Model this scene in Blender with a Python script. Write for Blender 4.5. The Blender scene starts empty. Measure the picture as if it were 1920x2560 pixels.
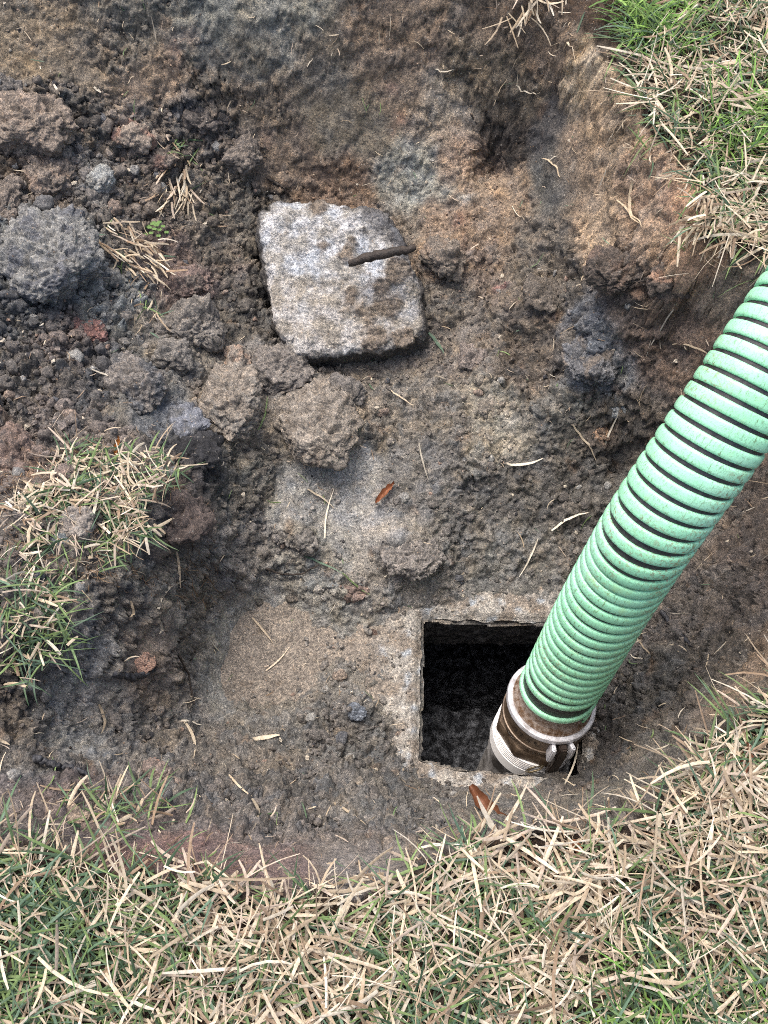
import bpy, bmesh, math, random
import numpy as np
from mathutils import Vector, Matrix
rnd = random.Random(7); rng = np.random.default_rng(11)
SC = bpy.context.scene; COL = SC.collection
# ------------------------------------------------------------------ camera, sky, sun, exposure
F = 2600.0; CAMZ = 1.18; PITCH = math.radians(65)
cam = bpy.data.objects.new('camera', bpy.data.cameras.new('camera')); COL.objects.link(cam)
cam.location = (0, 0, CAMZ); cam.rotation_euler = (math.radians(90) - PITCH, 0, 0)
cam.data.sensor_fit = 'VERTICAL'; cam.data.sensor_height = 32; cam.data.sensor_width = 24
cam.data.lens = F * 32 / 2560; cam.data.clip_start = 0.02; cam.data.clip_end = 500
SC.camera = cam
SUN_EL, SUN_AZ = math.radians(70), math.radians(-35)      # azimuth from +Y towards +X
w = bpy.data.worlds.new('World'); SC.world = w; w.use_nodes = True
nt = w.node_tree; bg = nt.nodes['Background']; sky = nt.nodes.new('ShaderNodeTexSky')
sky.sky_type = 'NISHITA'; sky.sun_disc = False; sky.sun_elevation = SUN_EL; sky.sun_rotation = SUN_AZ
sky.air_density = 0.8; sky.dust_density = 6.0; sky.ozone_density = 0.6
nt.links.new(sky.outputs[0], bg.inputs[0]); bg.inputs[1].default_value = 0.15
sl = bpy.data.lights.new('sun', 'SUN'); sl.energy = 1.0; sl.angle = math.radians(32); sl.color = (1.0, 0.96, 0.90)
sun = bpy.data.objects.new('sun', sl); COL.objects.link(sun)
sd = Vector((math.sin(SUN_AZ) * math.cos(SUN_EL), math.cos(SUN_AZ) * math.cos(SUN_EL), math.sin(SUN_EL)))
sun.rotation_euler = sd.to_track_quat('Z', 'Y').to_euler(); sun.location = sd * 5
SC.view_settings.view_transform = 'Standard'; SC.view_settings.look = 'None'
SC.view_settings.exposure = 1.13; SC.view_settings.gamma = 1; SC.view_settings.use_curve_mapping = False
SC.cycles.pixel_filter_type = 'BLACKMAN_HARRIS'; SC.cycles.filter_width = 1.0; SC.cycles.use_denoising = False
SC.cycles.max_bounces = 6; SC.cycles.diffuse_bounces = 3
# ------------------------------------------------------------------ noise in numpy
PERM = np.tile(rng.permutation(256), 3).astype(np.int32)
G3 = rng.normal(size=(256, 3)).astype(np.float32); G3 /= np.linalg.norm(G3, axis=1)[:, None]
RJ = rng.random((256, 3)).astype(np.float32)
def hsh(i, j, k): return PERM[PERM[PERM[i & 255] + (j & 255)] + (k & 255)]
def soilc(c):
    c = lin(c); g = np.asarray(c) @ np.array([.3, .55, .15]); return 1.35 * (c * .56 + g * .44) * np.array([.94, 1.0, 1.05])
def perlin(P):
    P = P.astype(np.float32); I = np.floor(P).astype(np.int32); Fr = P - I; U = Fr * Fr * Fr * (Fr * (Fr * 6 - 15) + 10)
    out = np.zeros(len(P), np.float32)
    for a in (0, 1):
        wa = U[:, 0] if a else 1 - U[:, 0]
        for b in (0, 1):
            wb = U[:, 1] if b else 1 - U[:, 1]
            for c in (0, 1):
                wc = U[:, 2] if c else 1 - U[:, 2]
                g = G3[hsh(I[:, 0] + a, I[:, 1] + b, I[:, 2] + c)]
                out += wa * wb * wc * (g[:, 0] * (Fr[:, 0] - a) + g[:, 1] * (Fr[:, 1] - b) + g[:, 2] * (Fr[:, 2] - c))
    return out * 1.5
def fbm(P, o=3):
    r = np.zeros(len(P), np.float32); a = 1.0; q = P.copy()
    for _ in range(o): r += a * perlin(q); a *= .5; q = q * 2.03 + 17.3
    return r
def domes(P):
    """rounded crumbs: 1 at the middle of each cell's grain, 0 in the seams"""
    P = P.astype(np.float32); I = np.floor(P - .5).astype(np.int32); best = np.full(len(P), 9, np.float32); sec = best.copy()
    for a in (0, 1):
        for b in (0, 1):
            for c in (0, 1):
                i, j, k = I[:, 0] + a, I[:, 1] + b, I[:, 2] + c
                o = RJ[hsh(i, j, k)] * .7 + .15
                d = (P[:, 0] - i - o[:, 0]) ** 2 + (P[:, 1] - j - o[:, 1]) ** 2 + (P[:, 2] - k - o[:, 2]) ** 2
                m = d < best; sec = np.where(m, best, np.minimum(sec, d)); best = np.where(m, d, best)
    e = np.sqrt(np.minimum(sec, 2)) - np.sqrt(best)
    return np.clip(e * 2.2, 0, 1) ** .6 * (1 - .45 * np.clip(best, 0, 1))
def chips(P):
    """broken pieces: each with its own height, tilt and shade, cracks between them; returns relief and a random number per piece"""
    P = P.astype(np.float32); I = np.floor(P - .5).astype(np.int32); best = np.full(len(P), 9, np.float32); sec = best.copy(); hid = np.zeros(len(P), np.int32); off = np.zeros((len(P), 3), np.float32)
    for a in (0, 1):
        for b in (0, 1):
            for c in (0, 1):
                i, j, k = I[:, 0] + a, I[:, 1] + b, I[:, 2] + c; h = hsh(i, j, k); o = RJ[h] * .7 + .15
                v = np.stack([P[:, 0] - i - o[:, 0], P[:, 1] - j - o[:, 1], P[:, 2] - k - o[:, 2]], 1); d = (v * v).sum(1)
                m = d < best; sec = np.where(m, best, np.minimum(sec, d)); best = np.where(m, d, best); hid = np.where(m, h, hid); off = np.where(m[:, None], v, off)
    e = np.sqrt(np.minimum(sec, 2)) - np.sqrt(best); t = np.clip(e / .15, 0, 1)
    return t * (2 - t) * (.35 + .65 * RJ[hid][:, 1]) + .75 * (G3[hid] * off).sum(1) * t, RJ[hid][:, 2]
def sstep(a, b, x): t = np.clip((x - a) / (b - a), 0, 1); return t * t * (3 - 2 * t)
def lin(c): c = np.asarray(c, float) / 255; return np.where(c < .04045, c / 12.92, ((c + .055) / 1.055) ** 2.4)
# ------------------------------------------------------------------ sight lines: photo points (measured on a 1659 wide copy) to places
K = 1920 / 1659
FW = np.array([0, math.cos(PITCH), -math.sin(PITCH)]); UP = np.array([0, math.sin(PITCH), math.cos(PITCH)]); RT = np.array([1., 0, 0])
C0 = np.array([0, 0, CAMZ])
def ray(x, y): return FW + (x * K - 960) / F * RT + (1280 - y * K) / F * UP
def at_z(x, y, z): d = ray(x, y); return C0 + d * ((z - CAMZ) / d[2])
def at_d(x, y, dep): return C0 + ray(x, y) * dep
# ------------------------------------------------------------------ small object helpers
def link(name, me, mat=None, parent=None, **kw):
    o = bpy.data.objects.new(name, me); COL.objects.link(o)
    if mat is not None and me is not None: me.materials.append(mat)
    if parent is not None: o.parent = parent
    for k, v in kw.items(): o[k] = v
    return o
def mesh_np(name, V, Fc, smooth=True, color=None, uv=None):
    V = np.asarray(V, np.float32); Fc = np.asarray(Fc, np.int32); n = Fc.shape[1]
    me = bpy.data.meshes.new(name); me.vertices.add(len(V)); me.vertices.foreach_set('co', V.ravel())
    me.loops.add(Fc.size); me.loops.foreach_set('vertex_index', Fc.ravel())
    me.polygons.add(len(Fc)); me.polygons.foreach_set('loop_start', np.arange(0, Fc.size, n, dtype=np.int32))
    me.polygons.foreach_set('loop_total', np.full(len(Fc), n, np.int32))
    me.polygons.foreach_set('use_smooth', np.full(len(Fc), smooth))
    me.update(calc_edges=True)
    if color is not None:
        a = me.color_attributes.new('Col', 'FLOAT_COLOR', 'POINT')
        c = np.ones((len(V), 4), np.float32); c[:, :color.shape[1]] = color; a.data.foreach_set('color', c.ravel())
    if uv is not None:
        l = me.uv_layers.new(name='UVMap'); l.data.foreach_set('uv', np.asarray(uv, np.float32)[Fc.ravel()].ravel())
    return me
def grid_faces(nu, nv, wrap=False):
    i = np.arange(nu - 1)[:, None] * nv; j = np.arange(nv if wrap else nv - 1)[None, :]; j2 = (j + 1) % nv
    return np.stack([i + j, i + nv + j, i + nv + j2, i + j2], -1).reshape(-1, 4)
# ------------------------------------------------------------------ materials
def nodemat(name):
    m = bpy.data.materials.new(name); m.use_nodes = True; t = m.node_tree
    return m, t, t.nodes['Principled BSDF'], t.nodes.new, t.links.new
def noise(N, L, vec, scale, det=6, rough=.6):
    n = N('ShaderNodeTexNoise'); n.inputs['Scale'].default_value = scale; n.inputs['Detail'].default_value = det
    n.inputs['Roughness'].default_value = rough; L(vec, n.inputs['Vector']); return n.outputs['Fac']
def ramp(N, L, fac, stops):
    r = N('ShaderNodeValToRGB'); e = r.color_ramp.elements
    while len(e) < len(stops): e.new(.5)
    for el, (p, c) in zip(e, stops): el.position = p; el.color = (*c, 1) if len(c) == 3 else c
    L(fac, r.inputs[0]); return r.outputs[0]
def mix(N, L, fac, a, b, mode='MIX'):
    m = N('ShaderNodeMix'); m.data_type = 'RGBA'; m.blend_type = mode
    for s, v in ((0, fac), (6, a), (7, b)):
        if isinstance(v, (int, float)): m.inputs[s].default_value = v
        elif isinstance(v, tuple): m.inputs[s].default_value = (*v, 1)
        else: L(v, m.inputs[s])
    return m.outputs[2]
def soil_mat(name, base=None, grain=1.0, rgh=.85, bumpd=.009, use_alpha=True):
    m, t, B, N, L = nodemat(name)
    tc = N('ShaderNodeTexCoord').outputs['Object']
    if base is None:
        a = N('ShaderNodeAttribute'); a.attribute_name = 'Col'; col = a.outputs['Color']; wet = a.outputs['Alpha']
    else:
        rg = N('ShaderNodeRGB'); rg.outputs[0].default_value = (*base, 1); col = rg.outputs[0]; wet = None
    n1 = noise(N, L, tc, 75, 8, .75); n2 = noise(N, L, tc, 250, 7, .85); n3 = noise(N, L, tc, 120, 5, .65)
    c = mix(N, L, 1.0, col, ramp(N, L, n1, [(.3, (.55, .54, .54)), (.5, (1, 1, 1)), (.7, (1.55, 1.5, 1.42))]), 'MULTIPLY')
    c = mix(N, L, grain, c, ramp(N, L, n2, [(.32, (.16, .155, .16)), (.5, (1, 1, 1)), (.66, (2.3, 2.22, 2.1))]), 'MULTIPLY')
    c = mix(N, L, ramp(N, L, n3, [(.6, (0, 0, 0)), (.75, (.4, .4, .4))]), c, mix(N, L, 1.0, c, (1.25, .92, .68), 'MULTIPLY'))
    v = N('ShaderNodeTexVoronoi'); v.inputs['Scale'].default_value = 200; L(tc, v.inputs['Vector'])
    vm = ramp(N, L, v.outputs['Distance'], [(.22, (1, 1, 1)), (.30, (0, 0, 0))])
    sx = N('ShaderNodeSeparateColor'); L(v.outputs['Color'], sx.inputs[0])
    sel = ramp(N, L, sx.outputs[0], [(.80, (0, 0, 0)), (.84, (.6, .6, .6))])
    mm = mix(N, L, 1.0, vm, sel, 'MULTIPLY')
    c = mix(N, L, mm, c, ramp(N, L, sx.outputs[1], [(.0, (.04, .04, .045)), (.24, (.05, .045, .04)), (.26, (.50, .47, .41)), (.8, (.58, .54, .47)), (.82, (.40, .26, .16))]))
    L(c, B.inputs['Base Color'])
    r = ramp(N, L, n3, [(.3, (rgh - .12,) * 3), (.7, (rgh + .1,) * 3)])
    if wet is not None:
        mt = N('ShaderNodeMath'); mt.operation = 'MULTIPLY_ADD'; L(wet, mt.inputs[0]); mt.inputs[1].default_value = -.5
        L(r, mt.inputs[2]); r = mt.outputs[0]
    L(r, B.inputs['Roughness']); B.inputs['Specular IOR Level'].default_value = .5
    ad = N('ShaderNodeMath'); ad.operation = 'MULTIPLY_ADD'; L(n2, ad.inputs[0]); ad.inputs[1].default_value = .55; L(n1, ad.inputs[2])
    vv = N('ShaderNodeMath'); vv.operation = 'MULTIPLY_ADD'; L(mm, vv.inputs[0]); vv.inputs[1].default_value = .15; L(ad.outputs[0], vv.inputs[2])
    b = N('ShaderNodeBump'); b.inputs['Strength'].default_value = 1; b.inputs['Distance'].default_value = bumpd
    L(vv.outputs[0], b.inputs['Height']); L(b.outputs[0], B.inputs['Normal'])
    return m
M_SOIL = soil_mat('soil')
def blade_mat():
    m, t, B, N, L = nodemat('grass_blade')
    a = N('ShaderNodeAttribute'); a.attribute_name = 'Col'; tc = N('ShaderNodeTexCoord').outputs['Object']
    n = noise(N, L, tc, 220, 4, .6)
    c = mix(N, L, 1.0, a.outputs['Color'], ramp(N, L, n, [(.3, (.72, .68, .62)), (.6, (1.05, 1.05, 1.05))]), 'MULTIPLY')
    L(c, B.inputs['Base Color']); B.inputs['Roughness'].default_value = .6; B.inputs['Specular IOR Level'].default_value = .35
    tr = N('ShaderNodeBsdfTranslucent'); L(c, tr.inputs[0]); mx = N('ShaderNodeMixShader'); mx.inputs[0].default_value = .22
    L(B.outputs[0], mx.inputs[1]); L(tr.outputs[0], mx.inputs[2]); L(mx.outputs[0], t.nodes['Material Output'].inputs[0])
    return m
M_BLADE = blade_mat()
def simple_mat(name, c1, c2, scale=60, rgh=.6, metal=0, bump=.001, det=6, spec=.4, lo=.35, hi=.65):
    m, t, B, N, L = nodemat(name); tc = N('ShaderNodeTexCoord').outputs['Object']
    n = noise(N, L, tc, scale, det, .68); L(ramp(N, L, n, [(lo, c1), (hi, c2)]), B.inputs['Base Color'])
    L(ramp(N, L, n, [(.3, (max(rgh - .1, 0),) * 3), (.7, (min(rgh + .12, 1),) * 3)]), B.inputs['Roughness'])
    B.inputs['Metallic'].default_value = metal; B.inputs['Specular IOR Level'].default_value = spec
    if bump:
        b = N('ShaderNodeBump'); b.inputs['Distance'].default_value = bump; n2 = noise(N, L, tc, scale * 3, 5, .65)
        L(n2, b.inputs['Height']); L(b.outputs[0], B.inputs['Normal'])
    return m
# ------------------------------------------------------------------ the pit: shape of the ground
TZ = -0.5
RIM = [(-500, 1820), (0, 1825), (150, 1850), (230, 1865), (420, 1890), (520, 1920), (640, 1945), (760, 1930), (880, 1900), (960, 1855), (1010, 1815),
       (1110, 1795), (1230, 1785), (1330, 1785), (1410, 1760), (1490, 1680), (1560, 1590), (1659, 1530), (1850, 1400), (1990, 1100), (1880, 760),
       (1700, 585), (1600, 565), (1520, 530), (1490, 430), (1450, 340), (1385, 265), (1365, 190), (1280, 110), (1235, 50), (1150, -15), (1000, -60), (500, -110), (-500, -80)]
rim = np.array([at_z(x, y, 0)[:2] for x, y in RIM])
HC = [(500,1400,-.519),(450,1480,-.49),(600,1340,-.518),(560,1450,-.52),(640,1400,-.518),(690,1370,-.514),(500,1340,-.51),(480,1450,-.51),(720,1450,-.49),(800,1550,-.49),(865,1400,-.52),(870,1550,-.512),(880,1305,-.503),(1000,1300,-.505),(1150,1300,-.500),
 (1250,1250,-.49),(870,1650,-.502),(960,1705,-.500),(1060,1705,-.502),(1150,1710,-.498),(1250,1700,-.485),(1290,1650,-.485),(1290,1500,-.485),(880,1480,-.52),(1350,1500,-.47),(1330,1600,-.475),(1350,1350,-.46),(1450,1350,-.42),(1430,1500,-.41),
 (1550,1450,-.27),(1620,1300,-.24),(1400,1620,-.38),(1450,1640,-.26),(1300,1690,-.44),(1380,1690,-.26),(1340,1720,-.2),(1560,1540,-.15),
 (700,1250,-.46),(650,1170,-.44),(880,1200,-.43),(1000,1200,-.47),(1100,1220,-.48),(760,1050,-.43),(900,1050,-.42),(1100,1100,-.43),(1250,1100,-.42),(1350,1000,-.40),(620,1000,-.40),(700,900,-.36),(900,900,-.38),
 (1050,900,-.37),(1200,900,-.34),(1350,850,-.3),(1450,780,-.2),(1550,700,-.11),(1610,760,-.13),(1640,620,-.05),(1600,900,-.25),(1600,1100,-.3),
 (600,800,-.36),(760,800,-.385),(900,800,-.38),(560,620,-.35),(550,480,-.32),(740,410,-.32),(860,430,-.31),(960,650,-.34),(1000,550,-.31),(740,600,-.38),(650,690,-.39),(840,690,-.38),(620,500,-.36),
 (740,250,-.20),(740,120,-.11),(740,0,-.03),(500,340,-.25),(500,230,-.19),(500,100,-.1),(500,0,-.03),(1000,400,-.27),(1000,250,-.2),(1000,100,-.1),(1000,0,-.03),(1150,450,-.26),(1150,300,-.18),(1150,150,-.08),
 (1200,600,-.28),(1250,420,-.17),(1300,300,-.07),(1380,420,-.06),(1350,490,-.09),(1450,520,-.06),(1300,620,-.25),(1450,650,-.19),(1200,750,-.31),(1330,200,-.02),(1400,330,-.02),(1470,470,-.02),
 (300,230,-.16),(300,100,-.09),(300,0,-.03),(0,200,-.1),(0,100,-.06),(0,0,-.02),(200,330,-.19),(100,450,-.19),(0,400,-.16),(300,450,-.24),(400,330,-.24),(450,500,-.30),(350,550,-.27),(100,550,-.16),(0,700,-.17),(200,700,-.23),
 (300,650,-.27),(400,750,-.29),(450,650,-.33),(200,850,-.22),(0,850,-.18),(300,900,-.25),(450,950,-.3),(420,1000,-.28),(0,1000,-.16),(100,1000,-.15),(200,1060,-.13),(200,1150,-.13),(350,1080,-.18),(440,1100,-.28),(500,1200,-.40),
 (400,1250,-.31),(300,1280,-.2),(100,1250,-.12),(50,1350,-.06),(0,1200,-.08),(200,1350,-.17),(350,1380,-.31),(400,1430,-.40),(300,1480,-.31),(150,1450,-.2),(0,1450,-.12),(0,1600,-.12),(150,1600,-.22),(300,1600,-.33),(450,1600,-.42),
 (600,1600,-.45),(750,1650,-.46),(0,1720,-.05),(150,1720,-.1),(300,1740,-.15),(450,1760,-.2),(600,1800,-.2),(750,1780,-.28),(900,1760,-.38),(600,1860,-.06),(450,1820,-.07),(750,1850,-.1),(900,1830,-.14),(950,1740,-.44),
 (-300,200,-.08),(-300,600,-.1),(-300,1000,-.08),(-300,1400,-.04),(-300,1650,-.03),(1780,800,-.1),(1780,1100,-.15),(1760,1300,-.12)]
# (display x, y, r, g, b, roughness of relief, wetness)
CC = [(0,50,108,90,68,.3,.1),(60,100,126,100,66,.3,.1),(200,120,114,94,72,.35,.1),(350,150,146,112,78,.3,.1),(300,60,104,94,80,.4,.1),(450,60,108,104,94,.35,.1),(560,100,118,104,86,.3,.1),(620,30,118,110,96,.35,.1),
 (700,150,114,94,72,.3,.1),(560,230,114,92,70,.45,.1),(750,260,124,104,78,.15,.25),(850,180,126,98,72,.25,.1),(870,80,120,92,66,.3,.1),(960,230,146,124,100,.3,.1),(930,380,136,130,118,.35,.2),(1000,490,138,106,78,.4,.1),(980,320,150,110,76,.3,.1),
 (640,350,118,92,68,.3,.1),(700,390,124,90,60,.35,.1),(1090,275,62,50,42,.7,.1),(1060,180,106,86,62,.4,.1),(1150,60,112,86,62,.4,.1),(1190,285,66,60,60,.4,.2),(1270,180,168,140,102,.35,.1),(1320,300,138,112,84,.35,.1),
 (1400,400,148,116,90,.4,.1),(1250,400,130,104,80,.3,.1),(1215,390,82,78,74,.15,.2),(1300,450,152,124,94,.35,.1),(1400,520,150,118,90,.45,.1),(1490,480,165,118,80,.2,.1),(1350,590,88,70,55,.8,.2),(1200,620,100,84,66,.6,.2),
 (1590,660,148,118,86,.3,.1),(1500,760,125,92,64,.35,.1),(1440,720,108,80,58,.6,.1),(1280,760,100,98,100,.6,.4),(1150,750,102,84,66,.6,.2),(1100,600,114,96,74,.5,.2),(1040,610,122,96,74,.6,.1),(1000,750,120,102,84,.5,.2),
 (1200,900,106,94,78,.6,.3),(1350,930,86,72,58,.7,.1),(1100,930,142,126,102,.5,.2),(900,900,118,104,88,.5,.3),(900,1050,110,100,90,.4,.5),(1100,1050,96,86,76,.5,.5),(1250,1050,92,82,72,.5,.5),(760,1040,148,138,128,.2,.6),
 (830,1130,150,136,122,.2,.6),(680,1100,138,128,116,.3,.6),(870,1230,124,112,100,.5,.5),(700,1280,132,122,108,.5,.5),(1000,1150,108,98,88,.5,.5),(1100,1200,112,104,94,.4,.5),(500,1420,146,136,122,.12,.3),(600,1350,146,136,124,.15,.4),
 (560,1460,144,134,120,.15,.3),(700,1450,120,108,95,.5,.3),(850,1450,120,110,98,.6,.3),(600,1550,112,100,86,.5,.3),(750,1600,106,96,86,.9,.2),(500,1650,108,95,82,.6,.2),(300,1600,118,104,90,.8,.3),(200,1500,128,118,108,.6,.5),
 (120,1550,120,114,108,.7,.3),(310,1430,128,106,86,.5,.1),(50,1550,92,78,64,.8,.2),(100,1650,98,88,80,.6,.3),(200,1740,108,86,76,.5,.1),(600,1885,120,88,76,.15,.1),(430,1850,126,84,72,.3,.1),(750,1890,120,104,92,.15,.1),(600,1760,108,96,86,1,.2),
 (800,1760,110,100,90,1,.2),(450,1740,108,96,86,1,.2),(1000,1740,104,94,84,.4,.2),(400,1300,120,106,90,.7,.2),(300,1300,118,104,88,.8,.2),(500,1200,116,104,94,.5,.5),(400,1100,92,74,62,.5,.1),(30,980,118,90,72,.8,.1),(150,930,108,92,80,.9,.2),
 (50,800,92,82,72,1,.2),(150,750,104,86,74,1,.2),(100,600,112,110,104,1,.2),(60,500,104,102,98,1,.2),(200,650,112,109,102,1,.2),(40,650,84,82,80,1,.3),(200,790,84,80,78,1,.3),(280,840,108,101,92,.4,.4),(400,750,116,103,88,.5,.3),
 (600,790,122,108,94,.4,.3),(480,880,138,115,88,.5,.2),(690,900,142,120,92,.4,.2),(420,980,52,52,56,.8,.3),(350,900,98,97,98,.4,.5),(500,1000,98,88,74,.7,.3),(400,600,114,88,74,.5,.2),(450,480,104,88,72,.7,.2),(300,400,106,89,72,.9,.2),
 (200,380,116,106,96,1,.2),(110,390,122,102,82,.9,.1),(60,260,126,106,82,.9,.1),(60,320,86,68,50,.7,.1),(280,290,122,103,84,1,.1),(400,300,108,90,73,1,.1),(450,230,104,87,70,.9,.1),(390,240,82,80,82,.9,.2),(150,240,94,83,72,1,.1),
 (550,480,96,84,70,.7,.2),(560,700,92,82,70,.7,.3),(1450,1350,98,84,74,.5,.2),(1400,1500,84,78,72,.7,.2),(1550,1450,92,78,65,.5,.2),(1620,1300,106,86,70,.6,.1),(1630,1480,130,98,66,.3,.1),(1450,1640,116,100,82,.4,.2),(1350,1700,104,92,78,.3,.2),
 (1300,1620,78,70,64,.8,.2),(1640,1150,100,80,64,.5,.1),(1000,660,108,94,78,.6,.2),(1150,520,112,94,74,.5,.2),(1080,430,140,108,76,.35,.1),(1030,560,130,102,78,.6,.1),(600,1700,98,88,78,.8,.2),(850,1650,96,88,80,.7,.2)]
GS = .0025; X0, X1, Y0, Y1 = -.82, .84, -.2, 1.66
nx = int((X1 - X0) / GS) + 1; ny = int((Y1 - Y0) / GS) + 1
cs = .006; cx = np.arange(X0 - .01, X1 + .02, cs); cy = np.arange(Y0 - .01, Y1 + .02, cs)
CX, CY = np.meshgrid(cx, cy, indexing='ij')
hp = np.array([at_z(*h) for h in HC]); hz = hp[:, 2]; hxy = hp[:, :2]
ph = lambda r2: np.sqrt(r2 + .02 ** 2)
A = ph(((hxy[:, None] - hxy[None]) ** 2).sum(-1)); n_ = len(A)
A = np.block([[A - np.eye(n_) * .02, np.ones((n_, 1))], [np.ones((1, n_)), np.zeros((1, 1))]])
wt = np.linalg.solve(A, np.append(hz, 0))
Zc = np.full(CX.shape, wt[-1])
for (a, b), k in zip(hxy, wt[:-1]): Zc += k * ph((CX - a) ** 2 + (CY - b) ** 2)
# distance to the rim, positive inside
def poly_dist(X, Y, P):
    d = np.full(X.shape, 9.); ins = np.zeros(X.shape, bool); n = len(P)
    for i in range(n):
        a, b = P[i], P[(i + 1) % n]; e = b - a
        t = np.clip(((X - a[0]) * e[0] + (Y - a[1]) * e[1]) / (e @ e), 0, 1)
        d = np.minimum(d, (X - a[0] - t * e[0]) ** 2 + (Y - a[1] - t * e[1]) ** 2)
        c = ((a[1] > Y) != (b[1] > Y)) & (X < (b[0] - a[0]) * (Y - a[1]) / (b[1] - a[1] + 1e-12) + a[0]); ins ^= c
    return np.where(ins, 1, -1) * np.sqrt(d)
Pc = np.stack([CX.ravel(), CY.ravel(), np.zeros(CX.size)], 1)
Dc = poly_dist(CX, CY, rim) + .014 * fbm(Pc / .05, 3).reshape(CX.shape)
lawn_z = .012 * perlin(Pc / .18 + 5).reshape(CX.shape)
Zc = np.minimum(Zc, .02)
Zc = lawn_z + (Zc - lawn_z) * sstep(0, .035, Dc)
def samp(Fld, X, Y):
    u = np.clip((X - cx[0]) / cs, 0, len(cx) - 1.001); v = np.clip((Y - cy[0]) / cs, 0, len(cy) - 1.001)
    i = u.astype(int); j = v.astype(int); a = u - i; b = v - j
    return (Fld[i, j] * (1 - a) * (1 - b) + Fld[i + 1, j] * a * (1 - b) + Fld[i, j + 1] * (1 - a) * b + Fld[i + 1, j + 1] * a * b)
def hit0(x, y, Fld=None):
    """where a sight line meets the ground"""
    Fld = Zc if Fld is None else Fld; d = ray(x, y); t = np.linspace(1.0, 2.6, 1600)
    P = C0 + d * t[:, None]; ok = P[:, 2] < samp(Fld, P[:, 0], P[:, 1]); i = int(np.argmax(ok)) if ok.any() else 800
    return P[i]
# mounds and hollows (display x, y, radius m, height m)
for x, y, r, h in [(1090,270,.06,-.10),(1060,310,.03,-.03),(870,1190,.06,.03),(640,1160,.045,.03),(480,1230,.05,.03),(720,1270,.05,.02),(1280,770,.06,.03),(1210,800,.02,-.03),(690,910,.07,.02),(1350,560,.06,.035),(1430,590,.04,.035),
                   (1250,560,.03,.02),(900,1000,.05,.012),(1200,900,.05,.02),(1340,990,.03,-.05),(960,560,.035,.03),(1150,700,.03,.02),(440,1420,.02,-.02),(400,1380,.03,.03),(590,1580,.02,.01),(1050,820,.03,.015),(560,560,.02,-.04),(583,640,.028,-.04),(600,720,.026,-.04),(700,775,.02,-.02),(820,765,.02,-.02),
                   (770,1545,.04,.025),(700,1620,.03,.01),(340,1680,.03,.02),(880,1330,.03,-.006),(1060,1000,.04,.012),(830,1290,.03,.012),(200,1640,.03,.015),(520,1690,.03,.012),(1190,660,.04,.02),(1110,660,.03,.015),(1000,1170,.03,-.015),(560,1290,.02,-.012)]:
    p = hit0(x, y); Zc += h * np.exp(-((CX - p[0]) ** 2 + (CY - p[1]) ** 2) / (2 * (r * .55) ** 2))
# colour fields over the same coarse grid
cp = np.array([hit0(c[0], c[1]) for c in CC]); cv = np.array([[*(soilc(c[2:5]) * (np.array([1.24, 1.14, 1.0]) if c[0] > 1230 and c[1] < 560 else np.array([1.10, 1.09, 1.04]) if c[1] < 520 and c[0] > 420 or c[1] < 170 else 1)), c[5], c[6]] for c in CC])
wx = .05 * fbm(Pc / .09 + 3, 3).reshape(CX.shape); wy = .05 * fbm(Pc / .09 + 40, 3).reshape(CX.shape)
num = np.zeros(CX.shape + (5,)); den = np.zeros(CX.shape)
for p, v in zip(cp, cv):
    q = ((CX + wx - p[0]) ** 2 + (CY + wy - p[1]) ** 2 + (1.2 * (Zc - p[2])) ** 2); k_ = np.exp(-q / (2 * .026 ** 2)) + 1e-6 / (q + 1e-3)
    num += k_[..., None] * v; den += k_
Fc5 = num / den[..., None]
for i in range(3):
    Fc5[..., i] = np.where(Dc < 0, lin((70, 56, 44))[i], Fc5[..., i])
Fc5[..., 3] = np.where(Dc < 0, .4, Fc5[..., 3])
brk = np.clip(.35 + .8 * fbm(Pc / .02 + 71, 3), 0, .9).reshape(CX.shape)[..., None]
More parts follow.
